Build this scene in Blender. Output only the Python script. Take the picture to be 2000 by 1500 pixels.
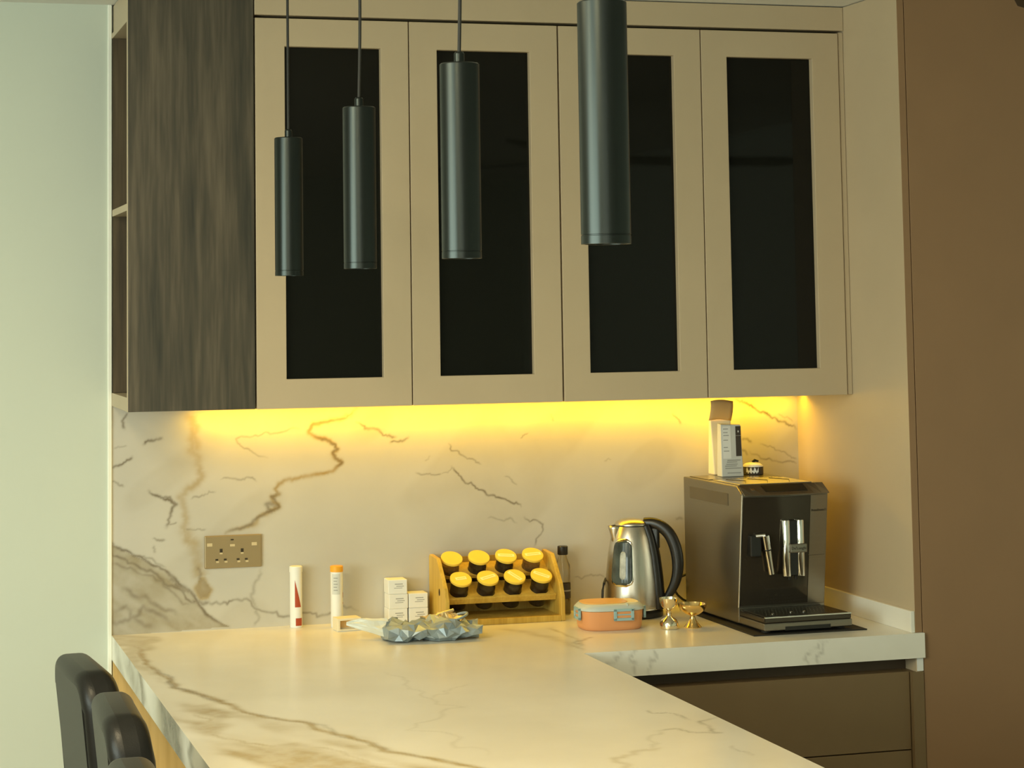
import bpy, bmesh, math, random
import numpy as np
from mathutils import Matrix, Vector

scene = bpy.context.scene
for o in list(bpy.data.objects):
    bpy.data.objects.remove(o, do_unlink=True)
COL = scene.collection

# ------------------------------------------------------------------ camera
CAM = dict(f=3896.67, x=-0.6061, y=-5.3645, z=1.7437, yaw=0.2664, pitch=0.0767, roll=-0.0118, cx=820.92, cy=306.93)
_y, _p, _r = CAM['yaw'], CAM['pitch'], CAM['roll']
FW = np.array([math.sin(_y)*math.cos(_p), math.cos(_y)*math.cos(_p), math.sin(_p)])
_r0 = np.array([math.cos(_y), -math.sin(_y), 0.0])
_u0 = np.cross(_r0, FW)
RT = _r0*math.cos(_r) + _u0*math.sin(_r)
UP = -_r0*math.sin(_r) + _u0*math.cos(_r)
CP = np.array([CAM['x'], CAM['y'], CAM['z']])
cam_data = bpy.data.cameras.new('camera')
cam = bpy.data.objects.new('camera', cam_data)
COL.objects.link(cam)
cam_data.sensor_width = 36.0
cam_data.lens = CAM['f']*36.0/2000.0
cam_data.shift_x = (1000-CAM['cx'])/2000.0
cam_data.shift_y = (CAM['cy']-750)/2000.0
cam_data.clip_start = 0.05
M4 = Matrix.Identity(4)
for i in range(3):
    M4[i][0], M4[i][1], M4[i][2], M4[i][3] = RT[i], UP[i], -FW[i], CP[i]
cam.matrix_world = M4
scene.camera = cam

# ------------------------------------------------------------------ light and exposure
scene.view_settings.view_transform = 'Standard'
scene.view_settings.look = 'None'
scene.view_settings.gamma = 1.0
scene.view_settings.use_curve_mapping = False
scene.view_settings.exposure = 0.12
world = bpy.data.worlds.new('world'); scene.world = world
world.use_nodes = True
world.node_tree.nodes['Background'].inputs[0].default_value = (0.75, 0.85, 0.80, 1)
world.node_tree.nodes['Background'].inputs[1].default_value = 1.0

def area(name, loc, rot, sx, sy, power, color):
    l = bpy.data.lights.new(name, 'AREA')
    l.shape = 'RECTANGLE'; l.size = sx; l.size_y = sy; l.energy = power; l.color = color
    o = bpy.data.objects.new(name, l); COL.objects.link(o)
    o.location = loc; o.rotation_euler = rot
    return o
# daylight entering by the window in the left wall; the second is an added fill behind the camera
area('window_daylight', (-3.56, -4.2, 1.62), (0, math.radians(-90), 0), 1.5, 3.6, 155, (0.87, 1.0, 0.88))
area('rear_fill_light', (-1.6, -7.46, 1.35), (math.radians(90), 0, 0), 2.6, 2.1, 20, (1.0, 0.93, 0.68))

LED_COLOR = (1.0, 0.57, 0.012)
# unseen warm fill panels added on the ceiling (the panels themselves are built further down)
FILL_PANELS = [(-0.9, -2.5), (-0.9, -4.2), (-2.3, -3.3)]
for _px, _py in FILL_PANELS:
    area('added_fill_light', (_px, _py, 2.548), (0, 0, 0), .52, .52, 30, (1.0, 0.83, 0.50))

# ------------------------------------------------------------------ pixel to place helpers (2000 x 1500 frame)
def ray(px, py): return FW + RT*(px-CAM['cx'])/CAM['f'] - UP*(py-CAM['cy'])/CAM['f']
def on_y(px, py, Y): v = ray(px, py); return CP + v*(Y-CP[1])/v[1]
def on_z(px, py, Z=0.9): v = ray(px, py); return CP + v*(Z-CP[2])/v[2]

# ------------------------------------------------------------------ materials
MATS = {}
def new_mat(name):
    m = bpy.data.materials.new(name); m.use_nodes = True
    return m, m.node_tree.nodes, m.node_tree.links, m.node_tree.nodes['Principled BSDF']
def mat(name, color, rough=0.5, metal=0.0, var=0.06, scale=6.0, stretch=(1, 1, 1), bump=0.0, bscale=80.0,
        spec=0.5, trans=0.0, emit=None, estr=0.0, coat=0.0, ior=1.45):
    if name in MATS: return MATS[name]
    m, n, l, b = new_mat(name)
    tc = n.new('ShaderNodeTexCoord'); mp = n.new('ShaderNodeMapping'); mp.inputs['Scale'].default_value = stretch
    l.new(tc.outputs['Object'], mp.inputs[0])
    nz = n.new('ShaderNodeTexNoise'); nz.inputs['Scale'].default_value = scale; nz.inputs['Detail'].default_value = 4
    l.new(mp.outputs[0], nz.inputs['Vector'])
    rp = n.new('ShaderNodeValToRGB')
    rp.color_ramp.elements[0].position = 0.3; rp.color_ramp.elements[1].position = 0.7
    rp.color_ramp.elements[0].color = tuple(max(0, c*(1-var)) for c in color)+(1,)
    rp.color_ramp.elements[1].color = tuple(min(1, c*(1+var)) for c in color)+(1,)
    l.new(nz.outputs['Fac'], rp.inputs[0]); l.new(rp.outputs[0], b.inputs['Base Color'])
    b.inputs['Roughness'].default_value = rough; b.inputs['Metallic'].default_value = metal
    b.inputs['Specular IOR Level'].default_value = spec
    b.inputs['Transmission Weight'].default_value = trans
    b.inputs['IOR'].default_value = ior
    b.inputs['Coat Weight'].default_value = coat
    if emit:
        b.inputs['Emission Color'].default_value = tuple(emit)+(1,); b.inputs['Emission Strength'].default_value = estr
    if bump:
        bz = n.new('ShaderNodeTexNoise'); bz.inputs['Scale'].default_value = bscale
        l.new(mp.outputs[0], bz.inputs['Vector'])
        bp = n.new('ShaderNodeBump'); bp.inputs['Strength'].default_value = bump; bp.inputs['Distance'].default_value = 0.002
        l.new(bz.outputs['Fac'], bp.inputs['Height']); l.new(bp.outputs[0], b.inputs['Normal'])
    MATS[name] = m
    return m

def wood_mat(name, dark, mid, light, axis='Z', scale=1.0, rough=0.45):
    if name in MATS: return MATS[name]
    m, n, l, b = new_mat(name)
    tc = n.new('ShaderNodeTexCoord'); mp = n.new('ShaderNodeMapping')
    st = {'Z': (9, 9, 0.55), 'Y': (9, 0.55, 9), 'X': (0.55, 9, 9)}[axis]
    mp.inputs['Scale'].default_value = tuple(s*scale for s in st)
    l.new(tc.outputs['Object'], mp.inputs[0])
    n1 = n.new('ShaderNodeTexNoise'); n1.inputs['Scale'].default_value = 1.3; n1.inputs['Detail'].default_value = 6; n1.inputs['Distortion'].default_value = 0.6
    n2 = n.new('ShaderNodeTexNoise'); n2.inputs['Scale'].default_value = 9.0; n2.inputs['Detail'].default_value = 8
    l.new(mp.outputs[0], n1.inputs['Vector']); l.new(mp.outputs[0], n2.inputs['Vector'])
    mx = n.new('ShaderNodeMath'); mx.operation = 'MULTIPLY_ADD'; mx.inputs[1].default_value = 0.42
    l.new(n2.outputs['Fac'], mx.inputs[0])
    m2 = n.new('ShaderNodeMath'); m2.operation = 'MULTIPLY'; m2.inputs[1].default_value = 0.58
    l.new(n1.outputs['Fac'], m2.inputs[0]); l.new(m2.outputs[0], mx.inputs[2])
    rp = n.new('ShaderNodeValToRGB'); e = rp.color_ramp.elements
    e[0].position = 0.36; e[0].color = tuple(dark)+(1,); e[1].position = 0.66; e[1].color = tuple(light)+(1,)
    k = e.new(0.5); k.color = tuple(mid)+(1,)
    l.new(mx.outputs[0], rp.inputs[0]); l.new(rp.outputs[0], b.inputs['Base Color'])
    b.inputs['Roughness'].default_value = rough
    bp = n.new('ShaderNodeBump'); bp.inputs['Strength'].default_value = 0.12; bp.inputs['Distance'].default_value = 0.001
    l.new(n2.outputs['Fac'], bp.inputs['Height']); l.new(bp.outputs[0], b.inputs['Normal'])
    MATS[name] = m
    return m

def marble_mat(name, rough, k=1.0):
    """white stone; 'vein' and 'cloud' are drawn on the mesh, noise breaks them up"""
    m, n, l, b = new_mat(name)
    tc = n.new('ShaderNodeTexCoord')
    nz = n.new('ShaderNodeTexNoise'); nz.inputs['Scale'].default_value = 3.0; nz.inputs['Detail'].default_value = 5
    l.new(tc.outputs['Object'], nz.inputs['Vector'])
    base = n.new('ShaderNodeValToRGB')
    base.color_ramp.elements[0].position = 0.35; base.color_ramp.elements[0].color = (0.74*k, 0.715*k, 0.63*k, 1)
    base.color_ramp.elements[1].position = 0.65; base.color_ramp.elements[1].color = (0.82*k, 0.795*k, 0.71*k, 1)
    l.new(nz.outputs['Fac'], base.inputs[0])
    def layer(prev, attr, col, nscale, lo, hi):
        a = n.new('ShaderNodeAttribute'); a.attribute_name = attr
        z = n.new('ShaderNodeTexNoise'); z.inputs['Scale'].default_value = nscale; z.inputs['Detail'].default_value = 4
        l.new(tc.outputs['Object'], z.inputs['Vector'])
        mr = n.new('ShaderNodeMapRange'); mr.inputs['From Min'].default_value = 0.3; mr.inputs['From Max'].default_value = 0.65
        mr.inputs['To Min'].default_value = lo; mr.inputs['To Max'].default_value = hi
        l.new(z.outputs['Fac'], mr.inputs['Value'])
        mu = n.new('ShaderNodeMath'); mu.operation = 'MULTIPLY'; mu.use_clamp = True
        l.new(a.outputs['Fac'], mu.inputs[0]); l.new(mr.outputs[0], mu.inputs[1])
        mx = n.new('ShaderNodeMix'); mx.data_type = 'RGBA'
        l.new(mu.outputs[0], mx.inputs['Factor']); l.new(prev, mx.inputs[6]); mx.inputs[7].default_value = tuple(col)+(1,)
        return mx.outputs[2]
    c = layer(base.outputs[0], 'cloud', (0.33, 0.285, 0.19), 14, 0.45, 1.0)
    c = layer(c, 'gold', (0.34, 0.235, 0.075), 20, 0.55, 1.0)
    c = layer(c, 'vein', (0.12, 0.09, 0.048), 30, 0.5, 1.0)
    l.new(c, b.inputs['Base Color'])
    b.inputs['Roughness'].default_value = rough
    MATS[name] = m
    return m

TAUPE = mat('taupe_lacquer', (0.52, 0.415, 0.275), 0.42, var=0.02)
BRONZE = mat('bronze_lacquer', (0.30, 0.175, 0.088), 0.45, var=0.03)
BROWN = mat('brown_lacquer', (0.20, 0.135, 0.065), 0.45, var=0.03)
DARKCH = mat('dark_channel', (0.075, 0.05, 0.028), 0.5)
WALLP = mat('wall_paint', (0.60, 0.65, 0.565), 0.85, var=0.012, scale=2, bump=0.03, bscale=300)
CEILP = mat('ceiling_paint', (0.82, 0.82, 0.77), 0.9, var=0.01)
TRIMW = mat('white_trim', (0.90, 0.92, 0.82), 0.45, var=0.01)
FLOORM = wood_mat('floor_boards', (0.10, 0.065, 0.035), (0.14, 0.095, 0.05), (0.18, 0.125, 0.07), 'Y', 0.5)
WALNUT = wood_mat('dark_walnut', (0.026, 0.026, 0.018), (0.064, 0.054, 0.036), (0.130, 0.104, 0.070), 'Z', 1.0, 0.5)
NICHE = wood_mat('niche_wood', (0.045, 0.032, 0.017), (0.085, 0.060, 0.030), (0.13, 0.095, 0.05), 'Z', 1.0, 0.6)
OAK = wood_mat('honey_oak', (0.55, 0.36, 0.12), (0.66, 0.45, 0.17), (0.74, 0.53, 0.22), 'Z', 0.8, 0.5)
PINE = wood_mat('rack_pine', (0.46, 0.29, 0.045), (0.56, 0.37, 0.065), (0.66, 0.46, 0.10), 'Z', 2.0, 0.5)
BGLASS = mat('black_glass', (0.006, 0.006, 0.004), 0.04, var=0.0, spec=0.25)
MARBLE_W = marble_mat('wall_marble_shaded', 0.34, 0.69)  # same stone as the worktop, darkened: weaker wall light put into the colour
MARBLE_T = marble_mat('top_marble_lit', 0.24, 1.08)  # brighter copy of that stone: stronger light on the top put into colour
LAMPM = mat('satin_black_metal', (0.032, 0.038, 0.036), 0.30, metal=0.85, var=0.03)
CORDM = mat('black_cord', (0.02, 0.02, 0.018), 0.6)
LEATHER = mat('black_leather', (0.013, 0.0125, 0.011), 0.36, spec=0.30, var=0.1, scale=30, bump=0.12, bscale=400)
CHROME = mat('chrome', (0.80, 0.79, 0.74), 0.10, metal=1.0, var=0.01)
STEEL = mat('brushed_steel', (0.62, 0.59, 0.52), 0.30, metal=1.0, var=0.05, scale=4, stretch=(60, 60, 1))
MACH = mat('machine_steel', (0.26, 0.235, 0.19), 0.26, metal=0.9, var=0.03, scale=4, stretch=(1, 1, 60))
MACHD = mat('machine_dark_gloss', (0.075, 0.062, 0.045), 0.10, metal=0.7, var=0.02)
BLACKP = mat('black_plastic', (0.014, 0.013, 0.011), 0.3, var=0.05)
BLACKM = mat('black_mat_rubber', (0.018, 0.016, 0.012), 0.7, var=0.2, scale=300)
GOLD = mat('polished_gold', (0.85, 0.62, 0.27), 0.16, metal=1.0, var=0.02)
SILVERG = mat('pale_gold_chrome', (0.86, 0.76, 0.55), 0.10, metal=1.0, var=0.02)
WHITEP = mat('white_plastic', (0.82, 0.83, 0.80), 0.4, var=0.01)
PAPERW = mat('white_card', (0.80, 0.82, 0.80), 0.7, var=0.02)
PAPERG = mat('grey_print_card', (0.62, 0.64, 0.62), 0.6, var=0.02)
PRINT = mat('grey_print', (0.36, 0.37, 0.36), 0.7)
DARKPR = mat('dark_print', (0.055, 0.045, 0.035), 0.6)
RED = mat('red_print', (0.42, 0.07, 0.025), 0.5)
ORCAP = mat('orange_cap', (0.85, 0.40, 0.03), 0.4)
KRAFT = mat('tan_kraft', (0.66, 0.44, 0.19), 0.75, var=0.05)
CREAM = mat('cream_card', (0.84, 0.76, 0.55), 0.6, var=0.02)
LIDY = mat('bamboo_lid', (0.82, 0.60, 0.085), 0.42, var=0.04, scale=20)
STICK = mat('pale_sticker', (0.92, 0.82, 0.45), 0.5, var=0.01)
CLEAR = mat('clear_glass', (0.95, 0.95, 0.90), 0.03, trans=1.0, var=0.0)
SPICED = mat('dark_spice', (0.045, 0.026, 0.012), 0.8, var=0.4, scale=200)
SPICEB = mat('brown_spice', (0.22, 0.12, 0.04), 0.8, var=0.4, scale=150)
SOY = mat('dark_liquid', (0.40, 0.30, 0.10), 0.1, trans=0.6)
PEACH = mat('peach_plastic', (0.72, 0.33, 0.14), 0.38, var=0.02)
PEACHL = mat('peach_lid', (0.80, 0.46, 0.15), 0.38, var=0.02)
GREYB = mat('pale_blue_grey_plastic', (0.52, 0.58, 0.56), 0.4, var=0.02)
BLUEC = mat('blue_clip_plastic', (0.30, 0.47, 0.52), 0.4, var=0.02)
FOIL = mat('blue_grey_foil', (0.30, 0.37, 0.42), 0.34, metal=0.35, var=0.12, scale=40)
FOILIN = mat('gold_foil_inside', (0.72, 0.58, 0.32), 0.3, metal=0.4, var=0.15, scale=60)
SOCK = mat('socket_bronze', (0.33, 0.26, 0.145), 0.35, metal=0.3, var=0.02)
SOCKH = mat('socket_hole', (0.03, 0.022, 0.01), 0.6)
SOCKL = mat('socket_light', (0.62, 0.52, 0.32), 0.4)
GREYSTEEL = mat('stool_metal', (0.10, 0.10, 0.09), 0.35, metal=0.8)
LEDM = mat('led_diffuser', (0.9, 0.8, 0.4), 0.5, emit=LED_COLOR, estr=6.0)
BLUEGREY_GLASS = mat('gauge_glass', (0.05, 0.065, 0.065), 0.12, var=0.5, scale=25)
FROST = mat('frosted_lime', (0.42, 0.46, 0.44), 0.5, var=0.3, scale=60)
WINGLASS = mat('window_glass', (0.95, 0.97, 0.95), 0.0, trans=1.0, var=0)

# ------------------------------------------------------------------ mesh helpers
def rootloc(o):
    while o.parent: o = o.parent
    return Vector(o.location)
class MB:
    """collects verts/faces; coordinates are local to the thing (or world when build(world=True))"""
    def __init__(s): s.v = []; s.f = []
    def add(s, v, f):
        k = len(s.v); s.v += [tuple(map(float, p)) for p in v]; s.f += [tuple(i+k for i in q) for q in f]; return s
    def box(s, x0, x1, y0, y1, z0, z1):
        v = [(x0,y0,z0),(x1,y0,z0),(x1,y1,z0),(x0,y1,z0),(x0,y0,z1),(x1,y0,z1),(x1,y1,z1),(x0,y1,z1)]
        return s.add(v, [(0,3,2,1),(4,5,6,7),(0,1,5,4),(1,2,6,5),(2,3,7,6),(3,0,4,7)])
    def obox(s, c, ax, ay, az, hx, hy, hz):
        c = Vector(c); ax, ay, az = Vector(ax).normalized(), Vector(ay).normalized(), Vector(az).normalized()
        v = []
        for sz in (-1, 1):
            for sx, sy in ((-1,-1),(1,-1),(1,1),(-1,1)): v.append(c+ax*hx*sx+ay*hy*sy+az*hz*sz)
        return s.add(v, [(0,3,2,1),(4,5,6,7),(0,1,5,4),(1,2,6,5),(2,3,7,6),(3,0,4,7)])
    def lathe(s, prof, seg=32, M=None, cap0=True, cap1=True):
        v = []
        for r, z in prof:
            for i in range(seg):
                a = 2*math.pi*i/seg; p = Vector((r*math.cos(a), r*math.sin(a), z))
                v.append(M @ p if M else p)
        f = []
        for j in range(len(prof)-1):
            for i in range(seg):
                i2 = (i+1) % seg; f.append((j*seg+i, j*seg+i2, (j+1)*seg+i2, (j+1)*seg+i))
        if cap0: f.append(tuple(reversed(range(seg))))
        if cap1: f.append(tuple((len(prof)-1)*seg+i for i in range(seg)))
        return s.add(v, f)
    def tube(s, path, r, seg=10, flat=None, up=(0, 0, 1)):
        """swept tube; r number or list; flat=(a,b) scales the section"""
        P = [Vector(p) for p in path]; n = len(P); v = []
        rr = r if isinstance(r, (list, tuple)) else [r]*n
        for k in range(n):
            t = (P[min(k+1, n-1)]-P[max(k-1, 0)]).normalized()
            u0 = Vector(up)
            if abs(t.dot(u0)) > 0.95: u0 = Vector((1, 0, 0)) if abs(t.x) < 0.9 else Vector((0, 1, 0))
            a = t.cross(u0).normalized(); b = a.cross(t).normalized()
            fa, fb = flat if flat else (1, 1)
            for i in range(seg):
                w = 2*math.pi*i/seg
                v.append(P[k] + a*math.cos(w)*rr[k]*fa + b*math.sin(w)*rr[k]*fb)
        f = []
        for k in range(n-1):
            for i in range(seg):
                i2 = (i+1) % seg; f.append((k*seg+i, k*seg+i2, (k+1)*seg+i2, (k+1)*seg+i))
        f.append(tuple(reversed(range(seg)))); f.append(tuple((n-1)*seg+i for i in range(seg)))
        return s.add(v, f)
    def prism(s, poly, d0, d1, axis='x'):
        """polygon in the plane across axis, extruded d0..d1"""
        n = len(poly)
        def P(a, b, d): return {'x': (d, a, b), 'y': (a, d, b), 'z': (a, b, d)}[axis]
        v = [P(a, b, d0) for a, b in poly]+[P(a, b, d1) for a, b in poly]
        f = [tuple(range(n)), tuple(reversed(range(n, 2*n)))]
        for i in range(n): f.append((i, i+n, (i+1) % n+n, (i+1) % n))
        return s.add(v, f)
    def frame(s, x0, x1, z0, z1, ix0, ix1, iz0, iz1, y0, y1):
        """one-piece frame in the xz plane with a rectangular opening"""
        v = []
        for y in (y0, y1):
            v += [(x0,y,z0),(x1,y,z0),(x1,y,z1),(x0,y,z1),(ix0,y,iz0),(ix1,y,iz0),(ix1,y,iz1),(ix0,y,iz1)]
        f = []
        for i in range(4):
            j = (i+1) % 4
            f += [(i, j, 4+j, 4+i), (8+j, 8+i, 12+i, 12+j), (j, i, 8+i, 8+j), (4+i, 4+j, 12+j, 12+i)]
        return s.add(v, f)
    def build(s, name, material, parent=None, world=False, smooth=False, bevel=0, seg=2, sub=0, angle=40):
        me = bpy.data.meshes.new(name)
        off = rootloc(parent) if (parent and world) else Vector((0, 0, 0))
        me.from_pydata([tuple(Vector(p)-off) for p in s.v], [], s.f)
        bm = bmesh.new(); bm.from_mesh(me); bmesh.ops.recalc_face_normals(bm, faces=bm.faces); bm.to_mesh(me); bm.free()
        me.materials.append(material)
        o = bpy.data.objects.new(name, me); COL.objects.link(o)
        if parent: o.parent = parent
        if smooth:
            for p in me.polygons: p.use_smooth = True
            try: me.set_sharp_from_angle(angle=math.radians(angle))
            except Exception: pass
        if bevel:
            m = o.modifiers.new('bevel', 'BEVEL'); m.width = bevel; m.segments = seg; m.limit_method = 'ANGLE'; m.angle_limit = math.radians(35)
        if sub:
            m = o.modifiers.new('sub', 'SUBSURF'); m.levels = sub; m.render_levels = sub
        return o

def tag(o, label=None, cat=None, group=None, kind=None):
    if label: o['label'] = label
    if cat: o['category'] = cat
    if group: o['group'] = group
    if kind: o['kind'] = kind
    return o
def thing(name, loc, label, cat, group=None, rz=0.0):
    o = bpy.data.objects.new(name, None); COL.objects.link(o)
    o.empty_display_size = 0.05
    o.location = loc; o.rotation_euler = (0, 0, rz)
    return tag(o, label, cat, group)
def B(*a): return MB().box(*a)
def text_mesh(name, body, size, material, parent, M, extrude=0.0003):
    cu = bpy.data.curves.new(name, 'FONT'); cu.body = body; cu.size = size; cu.extrude = extrude
    cu.align_x = 'CENTER'; cu.align_y = 'CENTER'; cu.resolution_u = 2
    t = bpy.data.objects.new(name+'_tmp', cu); COL.objects.link(t)
    dg = bpy.context.evaluated_depsgraph_get(); dg.update()
    me = bpy.data.meshes.new_from_object(t.evaluated_get(dg)); bpy.data.objects.remove(t)
    me.name = name; me.transform(M); me.materials.clear(); me.materials.append(material)
    o = bpy.data.objects.new(name, me); COL.objects.link(o); o.parent = parent
    return o
FACE_FRONT = Matrix(((1,0,0,0),(0,0,-1,0),(0,1,0,0),(0,0,0,1)))   # text facing -y, upright

# ------------------------------------------------------------------ the room shell
RX0, RX1, RY0, CEIL = -3.6, 3.4, -7.5, 2.575
AX = [0.0, 0.3236, 0.7334, 1.1459, 1.5572, 1.9715, 1.9879]
D, DW, DC, XP, ZT, T = 0.3536, 0.6545, 0.6647, 1.0772, 0.837, 2.5026
def struct(o): return tag(o, kind='structure')
struct(B(RX0-.15, RX1+.15, RY0-.15, .2, -.1, 0).build('floor', FLOORM))
struct(B(RX0-.15, RX1+.15, RY0-.15, .2, CEIL, CEIL+.1).build('ceiling', CEILP))
struct(MB().box(RX0-.15, -.011, 0, .2, 0, CEIL).box(-.011, RX1+.15, .02, .2, 0, CEIL).build('wall_back', WALLP))
struct(B(RX1, RX1+.15, RY0, .02, 0, CEIL).build('wall_right', WALLP))
WY0, WY1, WZ0, WZ1 = -6.1, -2.3, 0.82, 2.42
struct(MB().box(RX0-.15, RX0, RY0, WY0, 0, CEIL).box(RX0-.15, RX0, WY1, 0, 0, CEIL)
       .box(RX0-.15, RX0, WY0, WY1, 0, WZ0).box(RX0-.15, RX0, WY0, WY1, WZ1, CEIL).build('wall_left', WALLP))
VX0, VX1, VZ0, VZ1 = -3.0, -0.2, 0.2, 2.45
struct(MB().box(RX0-.15, VX0, RY0-.15, RY0, 0, CEIL).box(VX1, RX1+.15, RY0-.15, RY0, 0, CEIL)
       .box(VX0, VX1, RY0-.15, RY0, 0, VZ0).box(VX0, VX1, RY0-.15, RY0, VZ1, CEIL).build('wall_front', WALLP))
w1 = MB()
for y in (WY0, (WY0+WY1)/2-.02, WY1-.05): w1.box(RX0-.1, RX0-.05, y, y+.05, WZ0, WZ1)
w1.box(RX0-.1, RX0-.05, WY0, WY1, WZ0, WZ0+.05).box(RX0-.1, RX0-.05, WY0, WY1, WZ1-.05, WZ1)
w1o = struct(w1.build('window_1', TRIMW)); 
for a, b in ((WY0+.05, (WY0+WY1)/2-.02), ((WY0+WY1)/2+.03, WY1-.05)):
    B(RX0-.085, RX0-.079, a, b, WZ0+.05, WZ1-.05).build('window_pane', WINGLASS, w1o)
w2 = MB()
for x in (VX0, (VX0+VX1)/2-.02, VX1-.05): w2.box(x, x+.05, RY0-.1, RY0-.05, VZ0, VZ1)
w2.box(VX0, VX1, RY0-.1, RY0-.05, VZ0, VZ0+.05).box(VX0, VX1, RY0-.1, RY0-.05, VZ1-.05, VZ1)
w2o = struct(w2.build('added_rear_window', TRIMW))  # unseen window added to carry the rear fill light
for a, b in ((VX0+.05, (VX0+VX1)/2-.02), ((VX0+VX1)/2+.03, VX1-.05)):
    B(a, b, RY0-.085, RY0-.079, VZ0+.05, VZ1-.05).build('window_pane', WINGLASS, w2o)
struct(B(-.011, 0.0, -.006, .02, 0, CEIL).build('trim_1', TRIMW, bevel=.002))     # white edge bead where the paint ends

# ------------------------------------------------------------------ stone with drawn veins
rng = np.random.RandomState(7)
def jag(pts, amp, n=3):
    """fractal midpoint displacement of a polyline"""
    P = [np.array(p, float) for p in pts]
    for _ in range(n):
        Q = [P[0]]
        for a, b in zip(P[:-1], P[1:]):
            dd = b-a; L = np.linalg.norm(dd); nn = np.array([-dd[1], dd[0]])/(L+1e-9)
            Q += [(a+b)/2+nn*rng.normal()*amp*L, b]
        P = Q
    return np.array(P)
def draw(V, val, pts, w, s, amp=0.14, n=3, taper=True):
    """add a vein to val over 2D points V"""
    P = jag(pts, amp, n); R = 4*w
    lo, hi = P.min(0)-R, P.max(0)+R
    idx = np.where((V[:, 0] > lo[0]) & (V[:, 0] < hi[0]) & (V[:, 1] > lo[1]) & (V[:, 1] < hi[1]))[0]
    if len(idx) == 0: return
    X = V[idx]; best = np.full(len(idx), 1e9); tt = np.zeros(len(idx)); m = len(P)-1
    ww = w*(0.55+0.9*rng.rand(m+1)); ww = np.convolve(np.pad(ww, 2, mode='edge'), np.ones(5)/5, 'valid')
    wl = np.full(len(idx), w)
    for k in range(m):
        a, b = P[k], P[k+1]; ab = b-a; L2 = ab@ab+1e-12
        t = np.clip(((X-a)@ab)/L2, 0, 1); dd = np.linalg.norm(X-(a+t[:, None]*ab), axis=1)
        c = dd < best; best[c] = dd[c]; tt[c] = (k+t[c])/m; wl[c] = (ww[k]*(1-t[c])+ww[k+1]*t[c])
    i = s*np.exp(-(best/wl)**2)
    if taper: i *= np.clip(np.minimum(tt, 1-tt)*8+0.25, 0, 1)
    val[idx] = np.maximum(val[idx], i)
def inside(V, poly):
    x, y = V[:, 0], V[:, 1]; r = np.zeros(len(V), bool); n = len(poly); j = n-1
    for i in range(n):
        xi, yi = poly[i]; xj, yj = poly[j]
        c = ((yi > y) != (yj > y)) & (x < (xj-xi)*(y-yi)/(yj-yi+1e-12)+xi); r ^= c; j = i
    return r
def softnoise(V, sx, sy, seed, rot=0.0):
    """cheap value noise in numpy, 0..1"""
    r = np.random.RandomState(seed); G = r.rand(64, 64)
    c, s = math.cos(rot), math.sin(rot)
    u = (V[:, 0]*c+V[:, 1]*s)*sx+100; v = (-V[:, 0]*s+V[:, 1]*c)*sy+100
    i, j = np.floor(u).astype(int), np.floor(v).astype(int); fu, fv = u-i, v-j
    fu = fu*fu*(3-2*fu); fv = fv*fv*(3-2*fv)
    g = lambda a, b: G[a % 64, b % 64]
    return (g(i, j)*(1-fu)+g(i+1, j)*fu)*(1-fv)+(g(i, j+1)*(1-fu)+g(i+1, j+1)*fu)*fv
def grid_obj(name, verts, quads, material, attrs):
    me = bpy.data.meshes.new(name)
    nv, nf = len(verts), len(quads)
    me.vertices.add(nv); me.vertices.foreach_set('co', np.asarray(verts, np.float32).ravel())
    me.loops.add(nf*4); me.loops.foreach_set('vertex_index', np.asarray(quads, np.int32).ravel())
    me.polygons.add(nf); me.polygons.foreach_set('loop_start', np.arange(0, nf*4, 4, dtype=np.int32))
    me.update(calc_edges=True); me.validate()
    for k, a in attrs.items():
        at = me.attributes.new(k, 'FLOAT', 'POINT'); at.data.foreach_set('value', np.asarray(a, np.float32))
    me.materials.append(material)
    o = bpy.data.objects.new(name, me); COL.objects.link(o)
    return o

# --- backsplash slab
def wy(p): q = on_y(p[0], p[1], 0.0); return (q[0], q[2])
BX1, BZ0, BZ1 = AX[6], 0.9, 1.515
nx, nz = 800, 250
xs = np.linspace(0, BX1, nx+1); zs = np.linspace(BZ0, BZ1, nz+1)
GX, GZ = np.meshgrid(xs, zs); V2 = np.stack([GX.ravel(), GZ.ravel()], 1)
vein = np.zeros(len(V2)); gold = np.zeros(len(V2)); cloud = np.zeros(len(V2))
W = lambda L: [wy(p) for p in L]
MAINV = [(697,798),(668,818),(640,824),(612,828),(603,842),(612,851),(640,860),(655,868),(660,877),(650,884),(655,895),(668,903),(655,915),(630,925),(600,930),(570,938),(545,945),(537,955),(545,965),(530,970),(540,983),(545,990),(525,1000),(505,1010),(490,1025),(468,1033),(440,1042)]
draw(V2, gold, W(MAINV), .0058, .95, .1); draw(V2, vein, W(MAINV[:5]), .0034, .45, .1); draw(V2, vein, W(MAINV[5:13]), .0046, .75, .1); draw(V2, vein, W(MAINV[18:]), .0045, .75, .1)
draw(V2, vein, W([(535,1000),(520,985),(545,992)]), .006, .7, .1)
GV = [(372,808),(378,830),(376,850),(372,880),(385,890),(392,915),(395,930),(385,945),(362,963),(350,972),(358,985),(364,1010),(357,1030),(365,1055),(380,1070),(385,1100),(388,1115),(395,1130)]
draw(V2, gold, W(GV), .0095, .62, .16); draw(V2, gold, W(GV[:4]), .012, .55, .2); draw(V2, gold, W(GV[12:]), .014, .65, .2)
blob = W([(388,1135),(398,1130),(412,1152),(405,1166),(392,1168),(382,1150)])
draw(V2, gold, blob+[blob[0]], .007, .9, .08); gold[inside(V2, blob)] = .85
draw(V2, vein, W([(384,1108),(391,1125),(388,1140)]), .005, .5, .1); vein[inside(V2, blob)] = .28
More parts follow.
